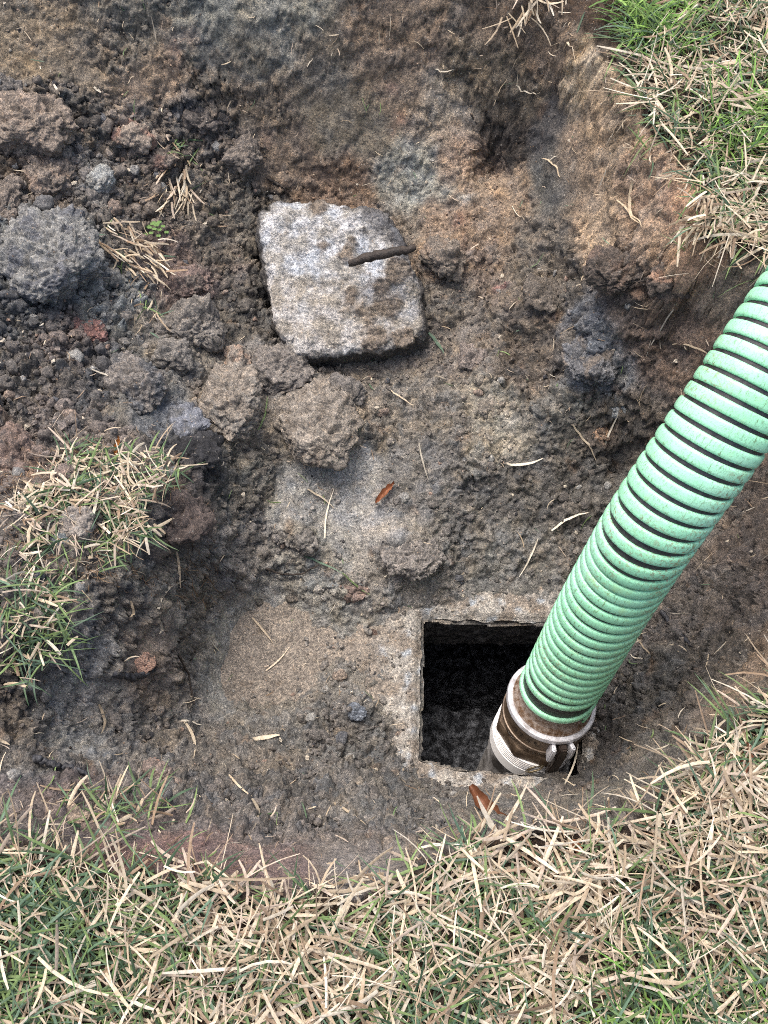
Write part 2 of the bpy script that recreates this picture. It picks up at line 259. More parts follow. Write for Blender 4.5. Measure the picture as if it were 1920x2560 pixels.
# small stains: orange clay, white mineral, black organic, brick red
for x, y, r, c in [(850,190,.011,(155,98,62)),(855,250,.012,(155,98,64)),(845,290,.010,(150,94,62)),(1000,480,.013,(165,105,68)),(1015,520,.011,(160,100,64)),(300,310,.012,(165,98,66)),(270,395,.006,(150,86,68)),(55,90,.016,(150,112,62)),(400,115,.03,(160,112,74)),
                   (930,395,.011,(178,176,168)),(925,330,.012,(140,137,128)),(1010,440,.012,(150,144,132)),(1175,270,.012,(40,38,40)),(1185,310,.014,(62,58,60)),(1110,250,.03,(36,31,28)),(1215,410,.02,(72,70,70)),(1075,620,.007,(160,84,74)),(1095,610,.006,(175,80,70)),
                   (1130,690,.015,(50,50,58)),(1245,640,.012,(62,58,60)),(1250,700,.016,(88,90,98)),(1290,780,.03,(98,100,106)),(1320,870,.02,(110,112,112)),(1105,910,.02,(165,148,120)),(1300,940,.015,(150,102,50)),(1200,690,.008,(150,100,60)),
                   (20,640,.03,(58,62,70)),(200,790,.02,(48,52,62)),(105,470,.02,(60,64,74)),(200,575,.012,(150,160,162)),(410,900,.018,(120,124,136)),(170,725,.010,(134,90,76)),(550,700,.01,(60,58,55)),(770,1535,.016,(80,92,108)),(355,1660,.006,(170,195,215)),
                   (1240,870,.01,(120,130,135)),(1380,1400,.03,(70,68,68)),(1240,560,.012,(70,66,66)),(1390,620,.012,(170,110,60)),(1360,410,.02,(170,124,84)),(1330,130,.03,(178,148,108)),(1540,790,.02,(172,104,64)),(600,30,.02,(122,116,102)),(720,1110,.02,(152,142,132)),
                   (560,300,.02,(140,100,68)),(990,260,.02,(158,134,108)),(455,120,.03,(100,90,78)),(730,180,.03,(96,92,82)),(310,1430,.014,(178,122,86)),(155,1490,.02,(140,128,120)),(940,190,.02,(150,128,104)),(500,150,.012,(52,42,38)),(620,120,.02,(120,118,110)),
                   (1180,940,.015,(80,84,90)),(680,880,.03,(158,128,96)),(745,330,.012,(84,90,94)),(1090,730,.014,(60,58,56)),(990,610,.01,(150,90,60)),(1170,840,.012,(140,110,80)),(1130,1180,.02,(108,98,88)),(640,1100,.025,(150,140,132)),(120,1650,.012,(110,110,118))]:
    p = hit0(x, y); q = (CX + wx * .5 - p[0]) ** 2 + (CY + wy * .5 - p[1]) ** 2 + (Zc - p[2]) ** 2
    k_ = np.clip(1.25 * np.exp(-q / (2 * (r * .8) ** 2)), 0, .92)[..., None]; Fc5[..., :3] = Fc5[..., :3] * (1 - k_ * brk) + soilc(c) * k_ * brk
# the access hole
OPN = np.array([at_z(x, y, TZ)[:2] for x, y in [(911, 1332), (1262, 1342), (1258, 1684), (1090, 1668), (985, 1662), (905, 1640)]])
print('opening', OPN.round(3).tolist())
gx = X0 + GS * np.arange(nx); gy = Y0 + GS * np.arange(ny); GX, GY = np.meshgrid(gx, gy, indexing='ij')
Z = samp(Zc, GX, GY)
nzx, nzy = np.gradient(Z, GS); Nn = np.stack([-nzx, -nzy, np.ones_like(Z)], -1); Nn /= np.linalg.norm(Nn, axis=-1)[..., None]
P = np.stack([GX, GY, Z], -1).reshape(-1, 3); N3 = Nn.reshape(-1, 3)
rgh = samp(Fc5[..., 3], GX, GY).ravel(); wetv = samp(Fc5[..., 4], GX, GY).ravel(); dr = samp(Dc, GX, GY).ravel()
warp = np.stack([perlin(P / .02 + k) for k in (0, 30, 60)], 1) * .008
Q = P + warp
big = fbm(P / .085, 3)
crm = np.clip(rgh * 1.15 + .08 + .5 * perlin(P / .06 + 9), 0, 1.3)
Qs = Q + np.stack([perlin(P / .007 + k) for k in (5, 35, 65)], 1) * .0025
d1, k1 = chips(Qs / .036); d2, k2 = chips(Qs / .019 + 7); d3, k3 = chips(Qs / .0105 + 3)
f4 = fbm(P / .012 + 2, 2)
disp = .010 * big * (.35 + crm) + crm * (.010 * d1 + .0085 * d2 + .0055 * d3 - .010 + .007 * fbm(Q / .022 + 61, 4)) + (.0016 + .0026 * crm) * f4 + .0045 * fbm(P / .03 + 8, 3) + .0010 * d3 * (1 - np.clip(crm, 0, 1)) + (.15 + crm) * (.0075 * (.5 - np.abs(perlin(Q / .032 + 101))) + .0050 * (.5 - np.abs(perlin(Q / .015 + 111))) - .0045 * (.5 - np.abs(perlin(Q / .021 + 121)))) + .0022 * np.abs(perlin(P / .0075 + 5))
# ragged cracks
cr = np.abs(perlin(Q / .07 + 21)); disp -= .010 * (1 - sstep(0, .05, cr)) * np.clip(crm, .1, 1) * sstep(-.1, .3, perlin(P / .1 + 77))
dop = poly_dist(GX, GY, OPN).ravel()
near = sstep(-.10, -.01, dop); disp *= 1 - .55 * near
disp *= .55 + .45 * sstep(.1, .5, rgh)
P2 = P + N3 * disp[:, None]
P2[:, 2] = np.where((dop > -.005 + .006 * perlin(P / .02 + 3)) & ~((P[:, 0] > .31) & (P[:, 1] > OPN[:, 1].min() + .005)), np.minimum(P2[:, 2], TZ - .001 - .8 * np.clip(dop + .005, 0, .02)), P2[:, 2])
base = samp(Fc5[..., 0], GX, GY), samp(Fc5[..., 1], GX, GY), samp(Fc5[..., 2], GX, GY)
colv = np.stack([b.ravel() for b in base] + [wetv], 1)
v1 = fbm(P / .022 + 50, 3); v2 = perlin(P / .011 + 90)
colv[:, :3] *= ((1 + .16 * v1 + .10 * v2) * (1 + np.clip(crm, .15, 1) * (.30 * (k1 - .5) + .35 * (k2 - .5) + .45 * (k3 - .5))))[:, None]
hv = (k2 - .5) * np.clip(crm, .2, 1); colv[:, 0] *= 1 + .14 * hv; colv[:, 2] *= 1 - .16 * hv
colv[:, 0] *= .97 + .05 * fbm(P / .035 + 4, 2); colv[:, 2] *= 1 - .10 * fbm(P / .035 + 4, 2)
blk = sstep(.62, .9, fbm(P / .04 + 140, 3)) * np.clip(rgh, .2, 1) * (dr > .03); colv[:, :3] = colv[:, :3] * (1 - .65 * blk[:, None]) + .65 * blk[:, None] * lin((48, 50, 56))
ora = sstep(.5, .9, fbm(P / .045 + 240, 3)) * (dr > .03); colv[:, :3] = colv[:, :3] * (1 - .25 * ora[:, None]) + .25 * ora[:, None] * lin((150, 116, 82))
gre = sstep(.5, .9, fbm(P / .04 + 340, 3)) * (dr > .03); colv[:, :3] = colv[:, :3] * (1 - .35 * gre[:, None]) + .35 * gre[:, None] * lin((142, 140, 134))
colv[:, :3] = np.clip(colv[:, :3], .012, .8); colv[:, 3] = np.clip(wetv * (.5 + 1.0 * sstep(-.3, .4, perlin(P / .05 + 31))), 0, 1)
fc = grid_faces(nx, ny); keep = (dop[fc] < .006).all(1); fc = fc[keep]
fc = fc[:, ::-1] if False else fc
ZF = P2[:, 2].reshape(nx, ny)
me = mesh_np('pit_soil', P2, fc, color=colv)
link('ground', me, M_SOIL, kind='structure')
# rest of the lawn ground out to the horizon: a frame of four flat strips round the pit, its inner edge tucked under the dug part
bm = bmesh.new(); R = 300; a, b, c_, d_ = X0 + .004, X1 - .004, Y0 + .004, Y1 - .004
vs = [bm.verts.new((x, y, -.03)) for x, y in [(-R, -R), (R, -R), (R, R), (-R, R), (a, c_), (b, c_), (b, d_), (a, d_)]]
for q in [(0, 1, 5, 4), (1, 2, 6, 5), (2, 3, 7, 6), (3, 0, 4, 7)]: bm.faces.new([vs[i] for i in q])
me = bpy.data.meshes.new('far_ground'); bm.to_mesh(me); bm.free()
link('lawn', me, simple_mat('lawn_ground', (.03, .045, .015), (.10, .11, .05), 40, .9), kind='structure')
def zs(X, Y):
    u = np.clip((np.asarray(X) - X0) / GS, 0, nx - 1.001).astype(int); v = np.clip((np.asarray(Y) - Y0) / GS, 0, ny - 1.001).astype(int); return ZF[u, v]
ZM = ZF.copy()
for i_ in range(-3, 4):
    for j_ in range(-3, 4): ZM = np.maximum(ZM, np.roll(ZF, (i_, j_), (0, 1)) - .0006 * math.hypot(i_, j_))
def zm(X, Y):
    u = np.clip((np.asarray(X) - X0) / GS, 0, nx - 1.001).astype(int); v = np.clip((np.asarray(Y) - Y0) / GS, 0, ny - 1.001).astype(int); return ZM[u, v]
def hit(x, y):
    d = ray(x, y); t = np.linspace(.95, 2.4, 1450); Q_ = C0 + d * t[:, None]
    s = zs(Q_[:, 0], Q_[:, 1]); s = np.maximum(s, np.where(poly_dist(Q_[:, 0], Q_[:, 1], SLABP) > 0, TZ, -9))
    ok = Q_[:, 2] < s; i = int(np.argmax(ok)) if ok.any() else 700
    return Q_[i]
# ------------------------------------------------------------------ tank: concrete top with a square hole, chamber, scum
sx0, sx1, sy0, sy1 = -.42, .46, OPN[:, 1].min() - .16, .92
SLABP = np.array([(sx0, sy0), (sx1, sy0), (sx1, sy1), (sx0, sy1)])
def concrete_mat(name, mud=.5, c1=(.30, .29, .28), c2=(.50, .50, .49)):
    m, t, B, N, L = nodemat(name); tc = N('ShaderNodeTexCoord').outputs['Object']
    n1 = noise(N, L, tc, 30, 8, .7); n2 = noise(N, L, tc, 260, 6, .75); n3 = noise(N, L, tc, 16, 7, .7)
    c = ramp(N, L, n1, [(.35, c1), (.62, c2)])
    c = mix(N, L, ramp(N, L, noise(N, L, tc, 24, 5, .6), [(.52, (0, 0, 0)), (.7, (.5, .5, .5))]), c, (.44, .50, .56))
    c = mix(N, L, ramp(N, L, n3, [(.60 - mud * .3, (0, 0, 0)), (.72 - mud * .3, (.9, .9, .9))]), c, (.155, .128, .10))
    c = mix(N, L, 1.0, c, ramp(N, L, n2, [(.28, (.4, .4, .42)), (.5, (1, 1, 1)), (.72, (1.5, 1.5, 1.48))]), 'MULTIPLY')
    L(c, B.inputs['Base Color']); B.inputs['Roughness'].default_value = .85; B.inputs['Specular IOR Level'].default_value = .3
    b = N('ShaderNodeBump'); b.inputs['Distance'].default_value = .005
    ad = N('ShaderNodeMath'); ad.operation = 'MULTIPLY_ADD'; L(n2, ad.inputs[0]); ad.inputs[1].default_value = .5; L(n1, ad.inputs[2])
    L(ad.outputs[0], b.inputs['Height']); L(b.outputs[0], B.inputs['Normal'])
    return m
M_CON = M_SOIL
gs2 = .003; ax = np.arange(sx0, sx1, gs2); ay = np.arange(sy0, sy1, gs2); AX, AY = np.meshgrid(ax, ay, indexing='ij')
dO = poly_dist(AX, AY, OPN); Pn = np.stack([AX.ravel(), AY.ravel(), np.zeros(AX.size)], 1)
jag = .004 * fbm(Pn / .03 + 5, 3).reshape(AX.shape)
AZ = TZ + .0035 * fbm(Pn / .03, 4).reshape(AX.shape) + .0018 * domes(Pn / .008).reshape(AX.shape)
AZ = AZ - .012 * sstep(-.016, .0, dO + jag) ** 2
VX = AX.copy(); VY = AY.copy()
# draw vertices just inside the hole back to its edge, so the rim is clean but chipped
g0, g1 = np.gradient(dO, gs2); lim = dO + jag > 0
VX -= np.where(lim, (dO + jag) * g0, 0); VY -= np.where(lim, (dO + jag) * g1, 0)
fs = grid_faces(len(ax), len(ay)); dd = (dO + jag).ravel()[fs]; fs = fs[~(dd > 0).all(1)]
tank = bpy.data.objects.new('septic_tank', None); COL.objects.link(tank); tank.location = (.15, .45, -1.3)
tank['label'] = 'buried grey concrete tank top with a dark square access hole'; tank['category'] = 'septic tank'
def tpart(name, me, mat, **kw):
    o = link(name, me, mat, tank, **kw); o.matrix_parent_inverse = Matrix.Translation(-tank.location); return o
cm = sstep(-.085, -.03, (dO + .03 * fbm(Pn / .05 + 8, 3).reshape(AX.shape)).ravel()) * sstep(.3, -.15, fbm(Pn / .04 + 18, 4))
bl_ = sstep(.1, .6, fbm(Pn / .03 + 28, 3)); sc0 = lin((172, 169, 162)) * (1 - .6 * bl_[:, None]) + lin((168, 184, 200)) * .6 * bl_[:, None]; m0 = lin((146, 138, 128)) * (1 + .2 * fbm(Pn / .04 + 38, 3))[:, None]
scol = sc0 * cm[:, None] + m0 * (1 - cm[:, None]); dk_ = .6 * sstep(.35, .7, fbm(Pn / .022 + 48, 4))[:, None]; scol = scol * (1 - dk_) + lin((108, 98, 86)) * dk_
tpart('tank_top', mesh_np('tank_top', np.stack([VX.ravel(), VY.ravel(), AZ.ravel()], 1), fs, color=np.column_stack([scol, np.full(len(scol), .25)])), M_CON)
# inner faces of the hole
def wall_strip(poly, z0, z1, nz, amp, per=.004, seed=0):
    pts = []; n = len(poly)
    for i in range(n):
        a, b = poly[i], poly[(i + 1) % n]; m = max(2, int(np.linalg.norm(b - a) / per))
        for k in range(m): pts.append(a + (b - a) * k / m)
    pts = np.array(pts); c = poly.mean(0); zz = np.linspace(z0, z1, nz); V = []
    for z in zz: V.append(np.column_stack([pts, np.full(len(pts), z)]))
    V = np.concatenate(V); o = V[:, :2] - c; o /= np.linalg.norm(o, axis=1)[:, None]
    k = amp * (fbm(V / .03 + seed, 4) + .6 * domes(V / .012 + seed)); k *= np.repeat(sstep(0, .15, np.linspace(0, 1, nz)), len(pts)); V[:, :2] += o * k[:, None]
    return V, grid_faces(nz, len(pts), True)[:, ::-1]
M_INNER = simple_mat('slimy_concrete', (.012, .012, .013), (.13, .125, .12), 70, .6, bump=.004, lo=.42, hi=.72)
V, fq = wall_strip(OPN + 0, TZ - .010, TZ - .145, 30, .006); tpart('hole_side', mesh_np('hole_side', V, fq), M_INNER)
bm = bmesh.new()   # chamber: ceiling ring, walls and floor, dark inside
cx0, cx1, cy0, cy1, cz0, cz1 = sx0 - .2, sx1 + .2, sy0 - .05, sy1 + .4, -1.3, TZ - .145
o = [bm.verts.new((x, y, cz1)) for x, y in [(cx0, cy0), (cx1, cy0), (cx1, cy1), (cx0, cy1)]]
u = [bm.verts.new((x, y, cz0)) for x, y in [(cx0, cy0), (cx1, cy0), (cx1, cy1), (cx0, cy1)]]
for i in range(4): bm.faces.new([o[i], o[(i + 1) % 4], u[(i + 1) % 4], u[i]])
bm.faces.new(u)
mn = OPN.min(0) - .006; mx_ = OPN.max(0) + .006
q = [bm.verts.new((x, y, cz1)) for x, y in [mn, (mx_[0], mn[1]), mx_, (mn[0], mx_[1])]]
for i in range(4): bm.faces.new([o[i], o[(i + 1) % 4], q[(i + 1) % 4], q[i]])
me = bpy.data.meshes.new('chamber'); bm.to_mesh(me); bm.free()
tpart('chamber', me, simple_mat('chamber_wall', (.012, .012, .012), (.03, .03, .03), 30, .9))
ax2 = np.arange(cx0, cx1, .010); ay2 = np.arange(cy0, cy1 - .0, .010); SX, SY = np.meshgrid(ax2, ay2, indexing='ij'); Pn = np.stack([SX.ravel(), SY.ravel(), 0 * SX.ravel()], 1)
SZ = -.84 + .03 * fbm(Pn / .08, 4) + .014 * domes(Pn / .03) + .008 * domes(Pn / .014) - .12 * sstep(.50, .56, Pn[:, 1] + .02 * perlin(Pn / .05))
link('scum_layer', mesh_np('scum_layer', np.column_stack([SX.ravel(), SY.ravel(), SZ]), grid_faces(len(ax2), len(ay2))),
     simple_mat('black_scum', (.012, .013, .016), (.22, .235, .26), 60, .45, bump=.008, lo=.45, hi=.75), kind='stuff', label='black lumpy sludge floating deep inside the square hole')
# ------------------------------------------------------------------ broken concrete lid
def cshape(u): # soft-cornered box profile
    return u
lc = [at_z(556, 424, -.235), at_z(872, 446, -.235), at_z(924, 748, -.325), at_z(590, 766, -.325)]
n_t = np.cross(lc[1] - lc[0], lc[3] - lc[0]); n_t /= np.linalg.norm(n_t); n_t *= np.sign(n_t[2])
nu, nv = 130, 150; TH = .10
uu, vv = np.meshgrid(np.linspace(0, 1, nu), np.linspace(0, 1, nv), indexing='ij')
def patch(a, b, c, d, uu, vv): return (a * ((1 - uu) * (1 - vv))[..., None] + b * (uu * (1 - vv))[..., None] + c * (uu * vv)[..., None] + d * ((1 - uu) * vv)[..., None])
ctr = sum(lc) / 4
lb = [ctr + (p - ctr) * .93 - n_t * TH for p in lc]
Vs, Fs = [], []; off = 0
def addp(a, b, c, d, m, n):
    global off
    U, V_ = np.meshgrid(np.linspace(0, 1, m), np.linspace(0, 1, n), indexing='ij'); X = patch(a, b, c, d, U, V_).reshape(-1, 3)
    Vs.append(X); Fs.append(grid_faces(m, n) + off); off += len(X)
addp(lc[0], lc[3], lc[2], lc[1], nv, nu)
for i in range(4): addp(lc[i], lc[(i + 1) % 4], lb[(i + 1) % 4], lb[i], 120, 36)
addp(lb[0], lb[1], lb[2], lb[3], 20, 20)
V = np.concatenate(Vs); Fq = np.concatenate(Fs)
# local frame, round the corners and edges, then roughen
e1 = (lc[1] - lc[0] + lc[2] - lc[3]); e1 /= np.linalg.norm(e1); e2 = np.cross(n_t, e1)
mid = ctr - n_t * TH / 2; Lc = np.column_stack([(V - mid) @ e1, (V - mid) @ e2, (V - mid) @ n_t])
hw = np.abs(np.array([[(p - mid) @ e1, (p - mid) @ e2] for p in lc])).mean(0); hx = np.array([hw[0], hw[1], TH / 2]); rr = .024
inner = np.clip(Lc, -(hx - rr), hx - rr); dv = Lc - inner; ln = np.linalg.norm(dv, axis=1); scl = np.where(ln > rr, rr / np.maximum(ln, 1e-9), 1)
Lc = inner + dv * scl[:, None]
ab = np.abs(Lc[:, :2] / hx[:2]); fac = ab.max(1) / np.maximum((ab ** 6).sum(1) ** (1 / 6), 1e-6); Lc[:, :2] *= fac[:, None]
fu = np.clip((Lc[:, 0] / hx[0] + 1) / 2, 0, 1); fv = np.clip((1 - Lc[:, 1] / hx[1]) / 2, 0, 1)
sq = patch(lc[0], lc[1], lc[2], lc[3], fu, fv) if False else (lc[0] * ((1 - fu) * (1 - fv))[:, None] + lc[1] * (fu * (1 - fv))[:, None] + lc[2] * (fu * fv)[:, None] + lc[3] * ((1 - fu) * fv)[:, None])
dep_ = np.clip((hx[2] - Lc[:, 2]) / TH, 0, 1); V = ctr + (sq - ctr) * (1 + .13 * dep_)[:, None] + (Lc[:, 2:] - hx[2]) * n_t
nr = dv / np.maximum(ln, 1e-6)[:, None]; nr = nr[:, :1] * e1 + nr[:, 1:2] * e2 + nr[:, 2:] * n_t
bl = fbm(V / .05 + 3, 4) * .009 + .0028 * chips(V / .012)[0] + .0016 * fbm(V / .006, 2)
mudm = np.zeros(len(V))
for x, y, r in [(820, 640, .06), (850, 600, .04), (800, 700, .035), (760, 620, .03), (870, 480, .03), (690, 475, .03), (760, 560, .03), (700, 545, .022), (880, 700, .035), (860, 570, .03)]:
    p = at_z(x, y, -.28); mudm = np.maximum(mudm, np.exp(-((V[:, 0] - p[0]) ** 2 + (V[:, 1] - p[1]) ** 2) / (2 * (r * .6) ** 2)))
mudm = sstep(.3, .75, mudm * .75 + .55 * fbm(V / .035 + 77, 6)) * .85 * (nr @ n_t > .3)
V = V + nr * (bl + mudm * (.004 + .006 * domes(V / .014 + 3)))[:, None]
wh = sstep(-.4, .7, fbm(V / .03 + 60, 6)); blu = sstep(0, .9, fbm(V / .05 + 160, 5))
cl = lin((162, 160, 154)) * (1 - wh[:, None]) + lin((204, 206, 208)) * wh[:, None]
cl = cl * (1 - .55 * blu[:, None]) + lin((190, 204, 220)) * .55 * blu[:, None]
dk = sstep(.3, 1., fbm(V / .014 + 260, 5)); cl = cl * (1 - .6 * dk[:, None]) + lin((78, 80, 84)) * .6 * dk[:, None]
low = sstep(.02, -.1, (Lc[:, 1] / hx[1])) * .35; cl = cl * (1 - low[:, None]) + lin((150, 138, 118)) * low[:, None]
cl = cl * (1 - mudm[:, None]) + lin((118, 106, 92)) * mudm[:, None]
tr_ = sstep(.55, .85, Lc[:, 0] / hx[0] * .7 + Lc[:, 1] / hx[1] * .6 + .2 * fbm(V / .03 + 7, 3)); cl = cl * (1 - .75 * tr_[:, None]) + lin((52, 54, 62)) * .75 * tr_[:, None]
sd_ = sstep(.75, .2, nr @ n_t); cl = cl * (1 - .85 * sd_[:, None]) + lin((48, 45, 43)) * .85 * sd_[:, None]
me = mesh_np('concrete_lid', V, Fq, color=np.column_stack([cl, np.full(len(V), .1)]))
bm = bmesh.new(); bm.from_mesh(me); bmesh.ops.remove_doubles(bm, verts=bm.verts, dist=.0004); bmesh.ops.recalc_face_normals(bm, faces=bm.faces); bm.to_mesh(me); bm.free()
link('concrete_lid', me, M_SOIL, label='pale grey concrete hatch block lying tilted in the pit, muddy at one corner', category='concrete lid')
# ------------------------------------------------------------------ suction hose with its coupling
hose = bpy.data.objects.new('suction_hose', None); COL.objects.link(hose)
hose['label'] = 'thick mint green ribbed suction hose with metal coupling, going down into the square hole'; hose['category'] = 'hose'
D = .126; HS = D / .13; AXS = 1.22 * HS
CT = [(1398, 1718, 202), (1495, 1540, 224), (1570, 1415, 238), (1640, 1303, 250), (1790, 1088, 262), (1992, 792, 270), (2230, 470, 272), (2500, 150, 268)]
pts = [at_d(x / K, y / K, F * D / w_) for x, y, w_ in CT]
pts += [pts[-1] + Vector((.3, .32, .02)) , pts[-1] + Vector((.8, .8, -.12))]
pts = [np.array(p) for p in pts]
def catmull(P_, n=60):
    P_ = [2 * P_[0] - P_[1]] + P_ + [2 * P_[-1] - P_[-2]]; out = []
    for i in range(1, len(P_) - 2):
        for k in range(n):
            t = k / n; out.append(.5 * (2 * P_[i] + (P_[i + 1] - P_[i - 1]) * t + (2 * P_[i - 1] - 5 * P_[i] + 4 * P_[i + 1] - P_[i + 2]) * t * t + (3 * P_[i] - P_[i - 1] - 3 * P_[i + 1] + P_[i + 2]) * t ** 3))
    return np.array(out)
path = catmull(pts)
for _ in range(200):  # even out the bend
    path[1:-1] = path[1:-1] * .5 + (path[:-2] + path[2:]) * .25
sl_ = np.r_[0, np.cumsum(np.linalg.norm(np.diff(path, axis=0), axis=1))]; LEN = sl_[-1]
def pos(s): return np.stack([np.interp(s, sl_, path[:, k]) for k in range(3)], -1)
ss = np.arange(0, LEN, .003); PS = pos(ss); T = np.gradient(PS, axis=0); T /= np.linalg.norm(T, axis=1)[:, None]
Nf = np.zeros_like(T); v = -UP.copy()
for i in range(len(T)):
    v = v - T[i] * (v @ T[i]); v /= np.linalg.norm(v); Nf[i] = v
def frame(s):
    p = pos(s); t = np.stack([np.interp(s, ss, T[:, k]) for k in range(3)], -1); t /= np.linalg.norm(t, axis=-1, keepdims=True)
    n = np.stack([np.interp(s, ss, Nf[:, k]) for k in range(3)], -1); n -= t * (n * t).sum(-1, keepdims=True); n /= np.linalg.norm(n, axis=-1, keepdims=True)
    return p, t, n, np.cross(t, n)
nk = 64; s1 = np.arange(-.0, LEN - .01, .006); p_, t_, n_f, b_ = frame(s1); an = np.linspace(0, 2 * np.pi, nk, endpoint=False)
V = (p_[:, None] + .0592 * HS * (np.cos(an)[None, :, None] * n_f[:, None] + np.sin(an)[None, :, None] * b_[:, None])).reshape(-1, 3)
M_RUB = simple_mat('black_rubber', (.012, .011, .013), (.045, .040, .042), 120, .42, bump=.0004, spec=.5)
link('hose_wall', mesh_np('hose_wall', V, grid_faces(len(s1), nk, True)), M_RUB, hose)
# winding rib: place along the hose for each turn
knot_n = [0, 1, 2, 3]; knot_s = [-.020, .004, .047, .065]; n = 3; s = .065
while s < LEN - .03:
    p = D * np.interp(s, [.05, .2, .5, 2], [.150, .158, .164, .166]); s += p; n += 1; knot_n.append(n); knot_s.append(s)
PH0 = math.radians(35)
M = 56; tt = np.linspace(0, n, n * M + 1); sc_ = np.interp(tt, knot_n, knot_s)
sc_ = np.convolve(np.pad(sc_, 12, mode='reflect', reflect_type='odd'), np.ones(25) / 25, 'valid')
pit = np.gradient(sc_, tt); hwid = np.minimum(pit, .026) * np.interp(sc_, [.1, .4], [.36, .415]); hwid[:M * 3] = .0062
phi = PH0 + tt * 2 * np.pi
prof = [(-1, -.001), (-.99, .0018), (-.86, .0034), (-.5, .0041), (0, .0043), (.5, .0041), (.86, .0034), (.99, .0018), (1, -.001)]
sp = np.maximum(sc_, -.02); p_, t_, n_f, b_ = frame(np.maximum(sp, 0)); p_ = p_ + t_ * np.minimum(sp, 0)[:, None]
rad = np.cos(phi)[:, None] * n_f + np.sin(phi)[:, None] * b_
V = np.stack([p_ + t_ * (hwid * a)[:, None] + rad * ((.0595 + h) * HS) for a, h in prof], 1)
uv = np.stack([np.repeat(tt, 9), np.tile(np.arange(9) / 8, len(tt))], 1)
fr = grid_faces(len(tt), 9); Vr = V.reshape(-1, 3)
cap = [Vr[:9].mean(0)]; Vr = np.vstack([Vr, cap]); uv = np.vstack([uv, [[0, .5]]])
capf = np.array([[k, k + 1, len(Vr) - 1, len(Vr) - 1] for k in range(8)])
me = mesh_np('spiral_rib', Vr, fr, uv=uv)
bm = bmesh.new(); bm.from_mesh(me); bm.verts.ensure_lookup_table()
for k in range(8): bm.faces.new([bm.verts[k + 1], bm.verts[k], bm.verts[len(Vr) - 1]])
bmesh.ops.recalc_face_normals(bm, faces=bm.faces); bm.to_mesh(me); bm.free()
def hose_mat():
    m, t, B, N, L = nodemat('mint_green_plastic'); tc = N('ShaderNodeTexCoord'); ob = tc.outputs['Object']
    g = ramp(N, L, noise(N, L, ob, 14, 6, .6), [(.3, (.27, .64, .38)), (.5, (.33, .74, .47)), (.75, (.41, .79, .56))])
    uvm = N('ShaderNodeMapping'); L(tc.outputs['UV'], uvm.inputs[0]); uvm.inputs['Scale'].default_value = (110, 2.2, 1)
    sc1 = noise(N, L, uvm.outputs[0], 1.0, 5, .7)
    uv2 = N('ShaderNodeMapping'); L(tc.outputs['UV'], uv2.inputs[0]); uv2.inputs['Scale'].default_value = (60, 5, 1); uv2.inputs['Rotation'].default_value = (0, 0, .5)
    sc2 = noise(N, L, uv2.outputs[0], 1.0, 4, .7)
    patch_ = noise(N, L, ob, 22, 4, .6)
    m1 = mix(N, L, 1.0, ramp(N, L, sc1, [(.55, (0, 0, 0)), (.63, (1, 1, 1))]), ramp(N, L, patch_, [(.36, (.2, .2, .2)), (.58, (.85, .85, .85))]), 'MULTIPLY')
    c = mix(N, L, m1, g, (.12, .20, .08))
    br = ramp(N, L, noise(N, L, ob, 9, 3, .5), [(.48, (0, 0, 0)), (.62, (.85, .85, .85))])
    m2 = mix(N, L, 1.0, ramp(N, L, sc2, [(.52, (0, 0, 0)), (.6, (1, 1, 1))]), br, 'MULTIPLY')
    c = mix(N, L, m2, c, (.24, .20, .12))
    dust = ramp(N, L, noise(N, L, ob, 420, 4, .7), [(.52, (0, 0, 0)), (.66, (.6, .6, .6))]); c = mix(N, L, dust, c, (.14, .24, .12))
    ys = ramp(N, L, noise(N, L, ob, 40, 4, .6), [(.6, (0, 0, 0)), (.75, (.5, .5, .5))]); c = mix(N, L, ys, c, (.32, .52, .2))
    L(c, B.inputs['Base Color']); B.inputs['Roughness'].default_value = .3; B.inputs['Specular IOR Level'].default_value = .5
    b = N('ShaderNodeBump'); b.inputs['Distance'].default_value = .0004; b.inputs['Strength'].default_value = .6; L(sc1, b.inputs['Height']); L(b.outputs[0], B.inputs['Normal'])
    return m
link('spiral_rib', me, hose_mat(), hose)
# straight parts below the hose end, on its axis
p0, t0, n0, b0 = [a[0] for a in frame(np.array([0.0, .01]))]; A0 = -t0
print('hose end', p0.round(3), 'axis', A0.round(3))
def axp(s, r, a): return p0 + A0 * s * AXS + r * HS * (math.cos(a) * n0 + math.sin(a) * b0)
def lathe(name, prof, mat, parent, n=72, facets=None, label=None):
    V = []; S_ = np.array([q[0] for q in prof]); R_ = np.array([q[1] for q in prof])
    an = np.linspace(0, 2 * np.pi, n, endpoint=False); k = np.ones(n)
    if facets: st = 2 * np.pi / facets; k = np.cos(st / 2) / np.cos((an % st) - st / 2) * 1.04; k = np.minimum(k, 1.03)
    V = p0 + A0 * AXS * S_[:, None, None] + (HS * R_[:, None] * k[None])[..., None] * (np.cos(an)[None, :, None] * n0 + np.sin(an)[None, :, None] * b0)
    me = mesh_np(name, V.reshape(-1, 3), grid_faces(len(prof), n, True)[:, ::-1]); 
    me.polygons.foreach_set('use_smooth', np.full(len(me.polygons), True)); me.set_sharp_from_angle(angle=math.radians(28))
    o = link(name, me, mat, parent)
    if label: o['label'] = label
    return o
M_RUST = simple_mat('rusty_steel', (.13, .075, .04), (.33, .28, .24), 110, .45, .25, .0006, lo=.40, hi=.62)
M_ALU = simple_mat('worn_aluminium', (.34, .33, .33), (.66, .67, .70), 70, .38, .35, .0004, lo=.3, hi=.55)
M_BRN = simple_mat('dirty_bronze_metal', (.055, .036, .022), (.17, .125, .085), 45, .34, .35, .0006, spec=.6, lo=.35, hi=.68)
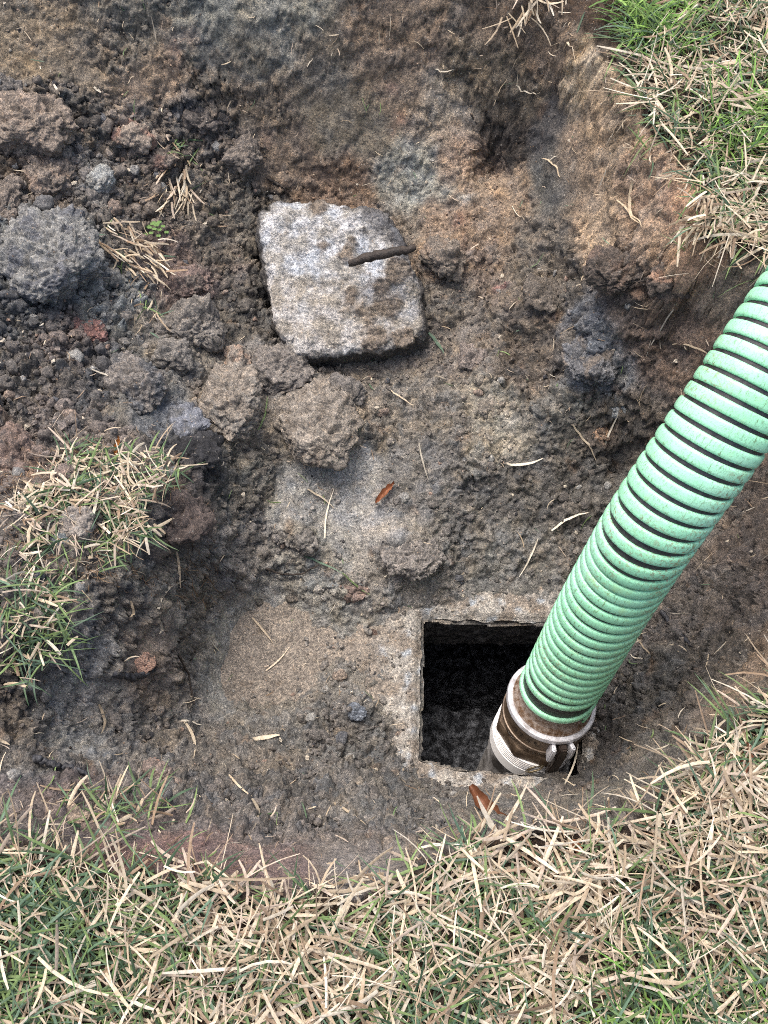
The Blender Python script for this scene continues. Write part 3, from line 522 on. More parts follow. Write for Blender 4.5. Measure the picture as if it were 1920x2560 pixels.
M_PVC = simple_mat('white_thread_plastic', (.45, .42, .36), (.80, .79, .76), 40, .5, 0, .0002, lo=.25, hi=.42)
M_PIPE = simple_mat('muddy_grey_pipe', (.06, .055, .05), (.36, .35, .34), 26, .5, .1, .0006, lo=.38, hi=.6)
M_DARK = simple_mat('dark_cast_iron', (.012, .009, .007), (.05, .036, .028), 60, .38, .3, .0005)
M_BRASS = simple_mat('dull_brass', (.10, .08, .045), (.24, .20, .13), 120, .35, .7, 0)
lathe('hose_shank', [(-.03, .052), (-.03, .0565), (.018, .0585), (.026, .060), (.030, .064), (.0335, .065), (.035, .0645), (.036, .058), (.036, .05)], M_RUST, hose)
cpl = lathe('coupler', [(.034, .060), (.040, .0665), (.047, .068), (.049, .0705), (.072, .0700), (.0735, .0705), (.074, .0725), (.0785, .0725), (.080, .0705), (.092, .068), (.095, .067)], M_BRN, hose)
lathe('rim_ring', [(.0375, .061), (.0352, .062), (.0345, .064), (.0345, .0725), (.0355, .0742), (.0395, .0752), (.0425, .0750), (.0435, .0735), (.0437, .066)], M_ALU, cpl)
lathe('gasket_line', [(.0338, .0625), (.0325, .0640), (.0315, .0655), (.0330, .0668), (.0348, .0664)], M_RUST, cpl)
lathe('nut', [(.092, .060), (.0925, .0705), (.095, .0718), (.114, .0714), (.1165, .0695), (.117, .055)], M_BRN, cpl, facets=8)
th = [(.113, .052)]
for k in range(5): th += [(.116 + k * .0042, .0720), (.1178 + k * .0042, .0720), (.1186 + k * .0042, .0708), (.1200 + k * .0042, .0708)]
th += [(.138, .0725), (.158, .0725), (.159, .056)]
lathe('threaded_end', th, M_PVC, hose)
lathe('pipe', [(.144, .060), (.146, .0655), (.19, .0655), (.192, .063), (.55, .062), (.55, .05)], M_PIPE, hose, facets=10)
# cam lever, lugs and pull ring at the front of the coupler
def box_on(name, sa, sb, ra, rb, ang, halfw, mat, parent, bev=.0015, bulge=0):
    bm = bmesh.new(); rad = math.cos(ang) * n0 + math.sin(ang) * b0; tan = -math.sin(ang) * n0 + math.cos(ang) * b0; vs = []
    ns = 7
    for i in range(ns):
        f = i / (ns - 1); s = sa + (sb - sa) * f; bl_ = bulge * math.sin(math.pi * f)
        for r, ww in ((ra + bl_, 1), (rb + bl_, 1)):
            for k in (-1, 1): vs.append(bm.verts.new(tuple(p0 + A0 * AXS * s + rad * r * HS + tan * halfw * k * (1 - .25 * (2 * f - 1) ** 4))))
    for i in range(ns - 1):
        a = i * 4; b = a + 4
        for q in ((0, 1, 5, 4), (1, 3, 7, 5), (3, 2, 6, 7), (2, 0, 4, 6)): bm.faces.new([vs[a + k] for k in q])
    bm.faces.new([vs[k] for k in (0, 2, 3, 1)]); bm.faces.new([vs[-4 + k] for k in (0, 1, 3, 2)])
    bmesh.ops.recalc_face_normals(bm, faces=bm.faces)
    bmesh.ops.bevel(bm, geom=[e for e in bm.edges if e.calc_face_angle(0) > .6], offset=bev, segments=2, affect='EDGES')
    me = bpy.data.meshes.new(name); bm.to_mesh(me); bm.free(); me.polygons.foreach_set('use_smooth', [True] * len(me.polygons)); me.set_sharp_from_angle(angle=.8)
    return link(name, me, mat, parent)
AA = math.radians(4)
for dA in (-.20, .20): box_on('lug', .044, .078, .066, .0865, AA + dA, .0042, M_ALU, cpl, .0018, .002)
box_on('cam_arm', .045, .122, .072, .0845, AA, .0085, M_DARK, cpl, .002, .004)
def torus_mesh(c, ax_, R_, r_, n=40, m=8, squash=1):
    ax_ = Vector(ax_).normalized(); u_ = np.array(ax_.orthogonal().normalized()); w_ = np.cross(np.array(ax_), u_); a = np.linspace(0, 2 * np.pi, n, endpoint=False); b = np.linspace(0, 2 * np.pi, m, endpoint=False)
    rd = np.cos(a)[:, None] * u_ + np.sin(a)[:, None] * w_
    V = c + (R_ + r_ * np.cos(b))[None, :, None] * rd[:, None] + (r_ * np.sin(b))[None, :, None] * np.array(ax_)
    i = np.arange(n)[:, None]; j = np.arange(m)[None]; f_ = np.stack([i * m + j, ((i + 1) % n) * m + j, ((i + 1) % n) * m + (j + 1) % m, i * m + (j + 1) % m], -1).reshape(-1, 4)
    return mesh_np('pull_ring', V.reshape(-1, 3), f_)
rc = axp(.112, .081, AA - .36)
tv = np.array(-math.sin(AA) * n0 + math.cos(AA) * b0)
for k in (0, 1):
    o = link('pull_ring', torus_mesh(rc + tv * .003 * k, n0 * .8 + A0 * .5 + tv * (.25 + .12 * k), .0135, .0011), M_BRASS, cpl)
# pin between the lugs
pn = axp(.060, .0815, AA - .24); pe = axp(.060, .0815, AA + .24)
def tube(name, P_, R_, mat, parent=None, n=10, **kw):
    P_ = np.asarray(P_, float); R_ = np.broadcast_to(R_, len(P_)); T_ = np.gradient(P_, axis=0); T_ /= np.linalg.norm(T_, axis=1)[:, None]; v = np.array([.3, .2, 1.]); V = []
    for p, t, r in zip(P_, T_, R_):
        v = v - t * (v @ t); v /= np.linalg.norm(v); w_ = np.cross(t, v); a = np.linspace(0, 2 * np.pi, n, endpoint=False)
        V.append(p + r * (np.cos(a)[:, None] * v + np.sin(a)[:, None] * w_))
    V.append(np.repeat(P_[-1:], n, 0)); V.insert(0, np.repeat(P_[:1], n, 0))
    return link(name, mesh_np(name, np.concatenate(V), grid_faces(len(P_) + 2, n, True)), mat, parent, **kw)
tube('pin', [pn, (pn + pe) / 2, pe], .0022, M_ALU, cpl)
# figures written in marker on the coupler: 2 7. 4 9, and a raised mark on the nut
M_INK = simple_mat('marker_ink', (.008, .006, .005), (.012, .01, .008), 50, .6, bump=0)
GL = {'2': [[(0, .8), (.3, 1), (.6, .8), (.5, .5), (0, 0), (.7, 0)]], '7': [[(0, 1), (.7, 1), (.25, 0)]], '.': [[(.2, 0), (.35, .05)]], '4': [[(.1, 1), (0, .45), (.7, .45)], [(.55, .9), (.5, 0)]], '9': [[(.6, .7), (.35, 1), (.05, .75), (.3, .5), (.6, .7), (.5, 0)]]}
a_ = AA - 1.15
for ch in '27.49':
    for stq in GL[ch]:
        q = []
        for (x0_, y0_), (x1_, y1_) in zip(stq[:-1], stq[1:]):
            for f in np.linspace(0, 1, 4): q.append((x0_ + (x1_ - x0_) * f, y0_ + (y1_ - y0_) * f))
        V, Fq = [], []
        for i in range(len(q)):
            x_, y_ = q[i]; xn, yn = q[min(i + 1, len(q) - 1)]; xp, yp = q[max(i - 1, 0)]; dx_, dy_ = xn - xp, yn - yp; l = math.hypot(dx_, dy_) + 1e-6
            for k in (-1, 1): V.append(axp(.066 - (y_ + k * .055 * dx_ / l) * .010, .0711, a_ + (x_ - k * .055 * dy_ / l) * .115))
        Fq = [[2 * i, 2 * i + 1, 2 * i + 3, 2 * i + 2] for i in range(len(q) - 1)]
        link('marker_figure', mesh_np('marker_figure', V, Fq), M_INK, cpl)
    a_ += .07 if ch == '.' else .155
for k in range(3):
    for e in (0, 1): box_on('raised_mark', .082 + e * .006, .0838 + e * .006, .0675, .0700, AA - .70 + k * .13, .0035, M_BRN, cpl, .0004)
# ------------------------------------------------------------------ clods
ICO = {}
def ico(n):
    if n not in ICO:
        bm = bmesh.new(); bmesh.ops.create_icosphere(bm, subdivisions=n, radius=1); ICO[n] = (np.array([v.co[:] for v in bm.verts]), np.array([[v.index for v in f.verts] for f in bm.faces])); bm.free()
    return ICO[n]
def lump(name, x, y, rx, ry, c, label=None, cat='clod', flat=.6, rough=1.0, sink=.35, ang=0, c2=None, block=.6, wet=.15, group=None, parent=None, seed=None):
    seed = (hash((int(x), int(y))) % 1000) if seed is None else seed; lr = np.random.default_rng(seed)
    p = hit(x, y); dep = (p - C0) @ FW; sx_ = rx * K * dep / F; sy_ = ry * K * dep / F / .85; szz = min(sx_, sy_) * flat
    U, f_ = ico(6 if max(sx_, sy_) > .048 else 5 if max(sx_, sy_) > .014 else 4)
    nrm = lr.normal(size=(11, 3)); nrm /= np.linalg.norm(nrm, axis=1)[:, None]; dist = lr.uniform(.68, .98, 11)
    dt = U @ nrm.T; rpl = np.where(dt > .05, dist / np.maximum(dt, .05), 9).min(1); rpl = np.minimum(rpl, 1.15)
    r = rpl * block + (1 - block)
    Vv = U * r[:, None]; Vv = Vv * np.array([sx_, sy_, szz]); s0 = lr.uniform(0, 90, 3)
    w_ = Vv + .006 * np.stack([perlin(Vv / .018 + s0 + k) for k in (0, 9, 18)], 1)
    am = min(1, max(sx_, sy_) / .035)
    rough = .15 + rough * .5; cf, ck = chips(w_ / .022 + s0); cg, ch_ = chips(w_ / .011 + s0); d = am * (.0055 * cf + .0034 * cg - .004 + rough * (.0030 * domes(w_ / .021 + s0) + .0035 * domes(w_ / .0105 + s0) + .0034 * domes(Vv / .0055 + s0) - .008) + .014 * fbm(w_ / .045 + s0, 3) + .0045 * fbm(w_ / .014 + s0, 3))
    nn = U / np.array([sx_, sy_, szz]); nn /= np.linalg.norm(nn, axis=1)[:, None]; Vv = Vv + nn * d[:, None]
    ca, sa = math.cos(ang), math.sin(ang); Rm = np.array([[ca, -sa, 0], [sa, ca, 0], [0, 0, 1]]); Vv = Vv @ Rm.T
    cc = np.tile(soilc(c), (len(Vv), 1)) * (1 + .18 * fbm(Vv / .02 + s0, 3) + .1 * perlin(Vv / .008) + .3 * (ck - .5) + .4 * (ch_ - .5))[:, None]
    if c2 is not None: k_ = sstep(.0, .5, fbm(Vv / .03 + s0 + 5, 3))[:, None]; cc = cc * (1 - k_) + soilc(c2) * k_
    me = mesh_np(name, Vv, f_, color=np.column_stack([np.clip(cc, .01, .8), np.full(len(Vv), wet)]))
    o = link(name, me, M_SOIL, parent); o.location = Vector(p) + Vector((0, 0, szz * (1 - 2 * sink) * .25))
    if label: o['label'] = label; o['category'] = cat
    if group: o['group'] = group
    return o
G1 = 'clods of dug earth heaped on the left slope'
for a in [
 (70,268,95,62,(128,106,82),'big flat-topped tan clod, highest of the large clods at the left edge',(150,122,94),.8,.9,.7),
 (22,188,34,26,(100,90,80),'small grey-brown clod above the big flat-topped tan clod',None,.7,1,.3),
 (108,392,56,62,(124,104,84),'tall brown crumbly clod below the big flat-topped one',(150,118,88),.9,1,.5),
 (0,450,44,60,(116,98,80),'smooth brown clod cut by the left picture edge, above the grey heap',None,.6,.5,.7),
 (215,388,32,24,(138,134,124),'pale grey crumbly clod between the brown clod and the straw tuft',(150,150,142),.8,1,.3),
 (212,440,30,30,(120,112,100),'grey-brown clod just under the pale grey crumbly clod',None,.7,1,.4),
 (95,560,118,105,(122,118,110),'largest dark grey crumbly clod on the left, blue-black on top',(96,96,100),.6,2,.45),
 (288,292,40,34,(140,118,94),'pale tan knobbly clod left of the upper straw tuft',(160,108,76),.8,1.2,.3),
 (440,255,52,36,(98,84,72),'dark brown clod at the foot of the orange clay wall',None,.7,1,.5),
 (350,350,36,30,(110,92,76),'brown clod beneath the upper straw tuft',(130,90,68),.7,1.1,.5),
 (530,330,40,34,(112,96,80),'brown clod with a knobbly top, between the clay wall and the concrete lid',None,.7,1.2,.5),
 (400,612,62,42,(118,90,76),'reddish brown smooth clod right of the lower straw tuft',(104,88,74),.6,.5,.6),
 (420,705,68,50,(116,104,90),'grey-brown broken clod with a flat face, left of the lid',None,.8,.35,.8),
 (375,768,44,36,(112,102,90),'rounded grey clod under the flat-faced clod',None,.9,.5,.5),
 (190,718,56,28,(142,86,70),'brick red clod lying among dark crumbs',(110,90,78),.6,1,.5),
 (508,792,36,42,(134,116,96),'small tan clod with a pale orange face, in front of the lid',(176,132,92),.9,.9,.6),
 (600,795,82,50,(120,107,94),'wide grey-brown clod against the lower left corner of the lid',None,.7,.45,.8),
 (735,850,52,40,(112,101,90),'grey crumbly clod below the middle of the lid',None,.6,.9,.5),
 (490,880,72,74,(134,116,94),'ochre and grey clod standing on edge beside the sandy boulder of earth',(128,116,100),.9,.6,.9),
 (692,915,88,84,(134,118,98),'broad sandy ochre clod lying flat in the middle of the pit',(128,110,88),.45,.5,.5),
 (285,835,70,56,(118,106,94),'smooth grey-brown clod with a straw lying across it',(90,90,92),.5,.4,.7),
 (405,925,52,40,(112,114,124),'slate blue clod resting over the black one',(96,94,92),.5,.5,.5),
 (425,990,62,52,(48,47,50),'black tarry clod behind the grass sod',(30,30,34),.8,.8,.6),
 (25,985,52,60,(122,92,72),'reddish brown clod at the left edge above the grass sod',(104,86,74),.8,1,.6),
 (400,1125,56,46,(94,74,62),'dark brown clod with a clean cut face right of the grass sod',None,.9,.3,1.0),
 (960,556,46,44,(122,104,84),'brown clod touching the right side of the lid',(140,112,84),.8,1,.4)]:
    lump('soil_clod', *a[:5], a[5], 'clod', c2=a[6], flat=a[7], rough=a[8], block=a[9], group=G1)
for a in [(640,1165,46,26,(118,108,96),'low grey mound of wet mud left of the muddy footprint',None,.6,.7,.5),(890,1205,64,44,(122,110,98),'smooth grey mound of mud in the middle of the pit floor',None,.5,.6,.5),
 (310,1428,25,22,(178,122,84),'orange sandstone-like clod above the black wood splinter',(150,110,80),.8,.5,.8),(335,1672,34,24,(122,98,82),'clod with an orange end half sunk near the lower grass',(170,115,80),.7,1.1,.5),
 (770,1275,34,20,(130,100,82),'pinkish clod at the upper left corner of the tank concrete',None,.7,.8,.5),(808,1366,10,8,(96,66,46),'small rust brown pebble left of the square hole',None,.8,.2,.4),
 (283,1502,12,10,(60,60,64),'small black pebble left of the orange clod',None,.8,.3,.4),(770,1540,22,18,(92,100,112),'blue-grey clod of crumbs left of the square hole',None,.8,1.2,.4),
 (160,1765,30,16,(158,128,92),'pale ochre clod at the edge of the lower left lawn',(120,96,74),.8,.7,.6),(430,1712,10,9,(34,36,42),'tiny black pebble near the lower left grass',None,.9,.2,.4),
 (735,1460,14,11,(132,108,84),'small tan pebble stuck in mud left of the hole',None,.8,.5,.4),(632,1290,16,13,(96,84,70),'small brown clod on the smooth grey mud',None,.8,.8,.4),
 (1020,770,36,28,(122,104,90),'flat brown clod right of the lid near a green blade',None,.5,.4,.8),(1330,880,24,18,(116,118,116),'grey stony clod in the right wall',None,.8,.8,.5),
 (560,1300,8,7,(90,80,66),'tiny brown pebble resting on the grey mud',None,.9,.3,.4),(1300,935,20,15,(160,112,58),'yellow ochre clod near the hose',None,.7,.6,.5),
 (1280,780,60,56,(104,102,104),'bluish grey clod bulging from the right wall',(112,96,80),.5,.8,.5),(1350,590,86,46,(88,72,58),'dark brown overhanging clod below the clay ledge',(108,80,58),.7,1.1,.6),(1450,600,50,34,(92,74,58),'brown clod at the right end of the clay ledge',(150,104,66),.8,1,.5),(1180,640,48,36,(98,84,68),'brown crumbly clod low in the right wall',None,.5,1,.5),
 (1060,880,34,22,(118,104,86),'low tan clod right of the sandy ochre clod',None,.5,.8,.5),(165,1128,36,34,(156,142,126),'pale grey clod sitting on the grass sod',(140,122,104),.7,.7,.5),(135,1165,22,18,(110,118,118),'small blue-grey clod low on the grass sod',None,.7,.9,.5),(1350,2030,1,1,(0,0,0),None,None,.5,1,.5)]:
    if a[5]: lump('soil_clod' if 'pebble' not in a[5] else 'pebble', *a[:5], a[5], 'clod' if 'pebble' not in a[5] else 'pebble', c2=a[6], flat=a[7], rough=a[8], block=a[9])
# ------------------------------------------------------------------ loose crumbs
def crumbs():
    n = 19000; x = rng.uniform(-.68, .68, n * 4); y = rng.uniform(.08, 1.52, n * 4)
    r_ = samp(Fc5[..., 3], x, y); d = samp(Dc, x, y); cl_ = perlin(np.column_stack([x, y, 0 * x]) / .05 + 4)
    steep = np.hypot(*[samp(g, x, y) for g in np.gradient(Zc, cs)])
    pr = np.clip(r_ ** 1.9 * 1.0 + .04 + .5 * cl_ * r_, 0, 1) * (d > .01) * (poly_dist(x, y, OPN) < -.012) * np.where(y < .36, 1, np.clip(1.5 - .5 * steep, .5, 1))
    k = rng.random(n * 4) < pr; x, y, r_ = x[k][:n], y[k][:n], r_[k][:n]; n = len(x); print('crumbs', n)
    U, f_ = ico(1); m = len(U); U2, f2 = ico(2)
    s = .0012 + .0045 * rng.random(n) ** 3.2 * (.4 + r_)
    z = np.maximum(zs(x, y), -1) + s * .35
    inslab = (poly_dist(x, y, SLABP) > 0); z = np.where(inslab, np.maximum(z, TZ + s * .3), z)
    V = []; C = []
    ang = rng.uniform(0, 6.28, n); q = rng.uniform(.6, 1.15, (n, 3)); jit = rng.uniform(.55, 1.3, (n, m, 1))
    L_ = U[None] * jit * q[:, None] * s[:, None, None]; ca, sa = np.cos(ang)[:, None], np.sin(ang)[:, None]
    X = L_[..., 0] * ca - L_[..., 1] * sa + x[:, None]; Y = L_[..., 0] * sa + L_[..., 1] * ca + y[:, None]; Zz = L_[..., 2] + z[:, None]
    V = np.stack([X, Y, Zz], -1).reshape(-1, 3); Ff = (f_[None] + (np.arange(n) * m)[:, None, None]).reshape(-1, 3)
    bc = np.stack([samp(Fc5[..., i], x, y) for i in range(3)], 1) * rng.uniform(.6, 1.35, (n, 1)); u = rng.random(n)
    bc[u < .03] = lin((205, 196, 178)); bc[(u > .03) & (u < .05)] = soilc((150, 112, 84)); bc[(u > .05) & (u < .08)] = lin((62, 62, 66))
    C = np.repeat(np.column_stack([bc, np.full(n, .1)]), m, 0)
    link('soil_crumbs', mesh_np('soil_crumbs', V, Ff, False, color=C), M_SOIL, kind='stuff', label='loose crumbs of soil and grit scattered over the pit')
crumbs()
def small_clods():
    protos = []
    U, f_ = ico(3); m = len(U)
    for q in range(12):
        nrm = rng.normal(size=(9, 3)); nrm /= np.linalg.norm(nrm, axis=1)[:, None]; dist = rng.uniform(.7, 1, 9); dt = U @ nrm.T
        r = np.minimum(np.where(dt > .05, dist / np.maximum(dt, .05), 9).min(1), 1.15) * .6 + .4
        protos.append(U * (r * (1 + .30 * fbm(U * 1.3 + q * 7, 4) + .16 * domes(U * 2.2 + q * 5)))[:, None] * rng.uniform(.65, 1.1, 3))
    n = 9000; x = rng.uniform(-.66, .66, n); y = rng.uniform(.12, 1.5, n); r_ = samp(Fc5[..., 3], x, y); d = samp(Dc, x, y)
    steep = np.hypot(*[samp(g, x, y) for g in np.gradient(Zc, cs)]); cl_ = perlin(np.column_stack([x, y, 0 * x]) / .09 + 14)
    pr = np.clip((r_ - .35) * 1.2 + .5 * cl_, 0, 1) * (d > .02) * (poly_dist(x, y, OPN) < -.03) * np.clip(1.5 - .6 * steep, 0, 1)
    k = rng.random(n) < pr; x, y, r_ = x[k][:950], y[k][:950], r_[k][:950]; n = len(x); print('small clods', n)
    s = .005 + .011 * rng.random(n) ** 2.2 * np.clip(r_, .3, 1); pv = np.array(protos)[rng.integers(0, 12, n)]; a = rng.uniform(0, 6.28, n)
    ca, sa = np.cos(a)[:, None], np.sin(a)[:, None]; L_ = pv * s[:, None, None]
    V = np.stack([L_[..., 0] * ca - L_[..., 1] * sa + x[:, None], L_[..., 0] * sa + L_[..., 1] * ca + y[:, None], L_[..., 2] + (zs(x, y) + s * .05)[:, None]], -1).reshape(-1, 3)
    bc = np.stack([samp(Fc5[..., i], x, y) for i in range(3)], 1) * rng.uniform(.75, 1.3, (n, 1)); u = rng.random(n); bc[u < .04] = soilc((140, 112, 88)); bc[(u > .04) & (u < .07)] = soilc((84, 84, 88)); bc[(u > .07) & (u < .15)] = soilc((136, 130, 120))
    link('soil_clods', mesh_np('soil_clods', V, (f_[None] + (np.arange(n) * m)[:, None, None]).reshape(-1, 3), color=np.repeat(np.column_stack([bc, np.full(n, .1)]), m, 0)), M_SOIL, kind='stuff', label='small broken lumps of soil strewn over the heap and pit floor')
small_clods()
# ------------------------------------------------------------------ grass
def blades(base, head, pit_, ln_, wd, curl, bend, col, roll=None, prof=None, S=4, follow=False):
    n = len(base); roll = np.zeros(n) if roll is None else roll; prof = np.array([.8, 1, 1, .85, .3] if prof is None else prof); rings = []
    p = base.copy(); k = np.arange(S + 1) / S
    for i in range(S + 1):
        e = pit_ + curl * k[i]; h = head + bend * k[i]
        d = np.stack([np.cos(e) * np.cos(h), np.cos(e) * np.sin(h), np.sin(e)], 1)
        if i: p = p + d * (ln_ / S)[:, None]
        if follow: g = zm(p[:, 0], p[:, 1]); p[:, 2] = np.maximum(p[:, 2], g + .0008)
        sd = np.stack([-np.sin(h), np.cos(h), 0 * h], 1); up = np.cross(d, sd)
        a = sd * np.cos(roll)[:, None] + up * np.sin(roll)[:, None]; b = np.cross(a, d)
        wv = (wd * prof[i] / 2)[:, None]
        rings += [p - a * wv, p - b * wv * .35, p + a * wv]
    V = np.stack(rings, 1); m = V.shape[1]
    f_ = []
    for i in range(S):
        q = i * 3; f_ += [[q, q + 1, q + 4, q + 3], [q + 1, q + 2, q + 5, q + 4]]
    Ff = (np.array(f_)[None] + (np.arange(n) * m)[:, None, None]).reshape(-1, 4)
    C = np.repeat(np.column_stack([col, np.ones(n)]), m, 0)
    sh = np.tile(np.repeat(1 + .0 * k, 3), n); C[:, :3] *= sh[:, None]
    return V.reshape(-1, 3), Ff, C
def join(parts):
    Vs, Fs, Cs, o_ = [], [], [], 0
    for V, f_, C in parts: Vs.append(V); Fs.append(f_ + o_); Cs.append(C); o_ += len(V)
    return np.concatenate(Vs), np.concatenate(Fs), np.concatenate(Cs)
DRY = np.array([lin(c) for c in [(214, 203, 184), (204, 190, 168), (228, 222, 208), (186, 170, 148), (204, 190, 176), (158, 138, 118), (220, 208, 186)]]) * np.array([1, .985, .94])
GRN = np.array([lin(c) for c in [(108, 134, 92), (92, 120, 90), (122, 148, 94), (78, 106, 80), (130, 156, 100), (104, 132, 110)]])
FRS = np.array([lin(c) for c in [(142, 182, 92), (122, 168, 80), (156, 190, 108), (110, 156, 76)]])
def pick(pal, n): return pal[rng.integers(0, len(pal), n)] * rng.uniform(.5, 1.0, (n, 1))
def dry(x, y, n_layers=.022, z=None, lmin=.026, lmax=.085, wmin=.0014, wmax=.0044, follow=False):
    n = len(x); g = zs(x, y) if z is None else z
    b = np.column_stack([x, y, g + .002 + rng.random(n) * n_layers])
    hd = rng.uniform(0, 6.283, n); u = rng.random(n)
    return blades(b, hd, rng.normal(.08, .22, n), rng.uniform(lmin, lmax, n) * (1 - .4 * (u < .4)), wmin * .6 + (wmax - wmin * .6) * rng.random(n) ** 1.35, rng.normal(-.3, .4, n), rng.normal(0, .4, n), pick(DRY, n),
                  rng.normal(0, .45, n), [.9, 1, 1, .9, .55], follow=follow)
def green(x, y, pal=GRN, z=None, lmin=.03, lmax=.085, up=.5, w0=.0014, w1=.0036, hd=None):
    n = len(x); g = zs(x, y) if z is None else z
    b = np.column_stack([x, y, g + rng.random(n) * .006]); hd = rng.uniform(0, 6.283, n) if hd is None else hd
    return blades(b, hd, np.clip(rng.normal(up, .3, n), .05, 1.5), rng.uniform(lmin, lmax, n), rng.uniform(w0, w1, n), -rng.uniform(.2, 1.6, n), rng.normal(0, .3, n), pick(pal, n), rng.normal(0, .5, n), [.75, 1, .95, .65, .06])
GT = [(50,1900,.65),(100,2050,.85),(300,2120,.55),(250,1900,.5),(500,1980,.32),(600,2100,.3),(800,1950,.42),(950,1900,.5),(1100,1880,.25),(1200,2000,.22),(1100,2120,.4),(1000,2180,.7),(1400,1900,.4),(1400,2150,.75),(1600,2100,.6),(1550,1700,.3),(1600,1640,.5),(1500,1900,.3),(700,2000,.2),
      (1350,60,.9),(1450,50,.85),(1550,60,.45),(1500,200,.55),(1620,150,.6),(1620,300,.8),(1560,400,.5),(1440,180,.25),(1600,480,.3),(60,1330,.8),(1480,100,.7),(1400,30,1),(1640,60,.5),(1640,240,.8)]
gt = np.array([at_z(x, y, 0)[:2] for x, y, g in GT]); gv = np.array([g for *_, g in GT])
def gfrac(x, y):
    k = 1 / (((x[:, None] - gt[:, 0]) ** 2 + (y[:, None] - gt[:, 1]) ** 2) + 8e-4) ** 2; return (k * gv).sum(1) / k.sum(1)
def lawn(name, box, dens, label, cut=None):
    xa, xb, ya, yb = box; n = int((xb - xa) * (yb - ya) * dens); x = rng.uniform(xa, xb, n); y = rng.uniform(ya, yb, n)
    d = samp(Dc, x, y); k = (d < -.001) | (rng.random(n) < .10 * (d < .018)); x, y = x[k], y[k]
    bare = perlin(np.column_stack([x, y, 0 * x]) / .06 + 70); k = rng.random(len(x)) > .55 * sstep(.25, .6, bare); x, y = x[k], y[k]
    g = np.clip(gfrac(x, y) + .35 * perlin(np.column_stack([x, y, 0 * x]) / .05 + 33), .03, .95); isg = rng.random(len(x)) < g * 1.0
    fr_ = (sstep(.55, .85, g) > rng.random(len(x)) * 1.3) & (x > .12)
    parts = [dry(x[~isg], y[~isg]), green(x[isg & ~fr_], y[isg & ~fr_]), green(x[isg & fr_], y[isg & fr_], FRS if yb > .8 else np.vstack([FRS, GRN]), lmin=.04, lmax=.085, up=.85)]
    print(name, len(x))
    V, f_, C = join(parts)
    return V, f_, C
V, f_, C = lawn('near', (-.56, .62, -.2, .42), 36000, '')
link('lawn_grass', mesh_np('lawn_grass', V, f_, color=C), M_BLADE, kind='stuff', label='dry straw and green grass of the lawn along the near edge of the pit')
for bx in ((.62, .82, -.2, .75), (-.8, -.56, -.2, .3)):
    V, f_, C = lawn('side', bx, 15000, '')
    link('lawn_grass', mesh_np('lawn_grass', V, f_, color=C), M_BLADE, kind='stuff', label='dry and green grass of the lawn beside the pit')
V, f_, C = lawn('far', (.38, .9, .70, 1.58), 27000, '')
link('lawn_grass', mesh_np('lawn_grass', V, f_, color=C), M_BLADE, kind='stuff', label='green and straw coloured lawn grass at the far right edge of the pit')
def tuft(name, x, y, rx, ry, nd, ng, label, cat='grass tuft', zoff=.004, lmax=.06, soil=None, ang=None, **kw):
    """a clump of blades rooted together; positions in the clump's own ellipse"""
    p = hit(x, y); dep = (p - C0) @ FW; sx_ = rx * K * dep / F; sy_ = ry * K * dep / F / .85
    def pts(n):
        a = rng.uniform(0, 6.283, n); r = np.sqrt(rng.random(n)) * (1 + .35 * np.sin(2 * a + x) + .22 * np.sin(5 * a + y)); return p[0] + sx_ * r * np.cos(a), p[1] + sy_ * r * np.sin(a)
    parts = []
    if nd:
        X, Y = pts(nd); Z_ = np.maximum(zs(X, Y), p[2] - .02)
        if ang is None: parts.append(dry(X, Y, zoff * 4, Z_, .02, lmax))
        else:
            hd = rng.normal(ang, .45, nd); parts.append(blades(np.column_stack([X, Y, Z_ + .004 + rng.random(nd) * zoff * 3]), hd, rng.normal(.1, .2, nd), rng.uniform(.02, lmax, nd), rng.uniform(.0018, .0042, nd), rng.normal(-.3, .3, nd), rng.normal(0, .3, nd), pick(DRY, nd), rng.normal(0, .4, nd), [.9, 1, 1, .9, .5]))
    if ng: X, Y = pts(ng); parts.append(green(X, Y, z=np.maximum(zs(X, Y), p[2] - .02), lmin=.02, lmax=lmax * 1.1, up=.5, **kw))
    V, f_, C = join(parts)
    root = bpy.data.objects.new(name, None); COL.objects.link(root); root.location = p; root['label'] = label; root['category'] = cat
    o = link('blades', mesh_np('blades', V - p, f_, color=C), M_BLADE, root, kind='stuff'); return root
tuft('grass_tuft', 395, 350, 38, 26, 10, 16, 'straw and green tuft hanging over the clods, upper of two near the lid', lmax=.05)
tuft('grass_tuft', 388, 415, 46, 46, 62, 4, 'pale dry straws fanned out below the upper green tuft', ang=-1.75, lmax=.05)
tuft('grass_tuft', 285, 545, 58, 56, 85, 12, 'pale dry straw tuft beside the large dark grey clod', ang=-.6, lmax=.045)
tuft('grass_tuft', 325, 680, 30, 40, 16, 12, 'small tuft of straw and green blades above the rounded grey clod', lmax=.045)
tuft('grass_tuft', 60, 1335, 75, 90, 90, 260, 'green lawn patch at the left edge below the grass sod', lmax=.06, w0=.0014, w1=.003)
tuft('grass_tuft', 240, 1755, 110, 60, 60, 90, 'sparse grass tuft spreading onto the soil at lower left', lmax=.06)
tuft('grass_tuft', 1150, 10, 55, 26, 34, 0, 'dry straws hanging down over the top edge of the clay wall', ang=-1.5, lmax=.07)
tuft('grass_tuft', 1400, 80, 60, 60, 0, 150, 'bright green tuft at the top right edge of the pit', lmax=.085, w0=.0014, w1=.003)
tuft('grass_tuft', 1560, 470, 60, 46, 90, 14, 'dry straws drooping over the pit edge above the hose', ang=-2.0, lmax=.07)
tuft('grass_tuft', 1545, 1690, 95, 60, 170, 50, 'thick pale straw tuft at the lower right edge of the pit', lmax=.07)
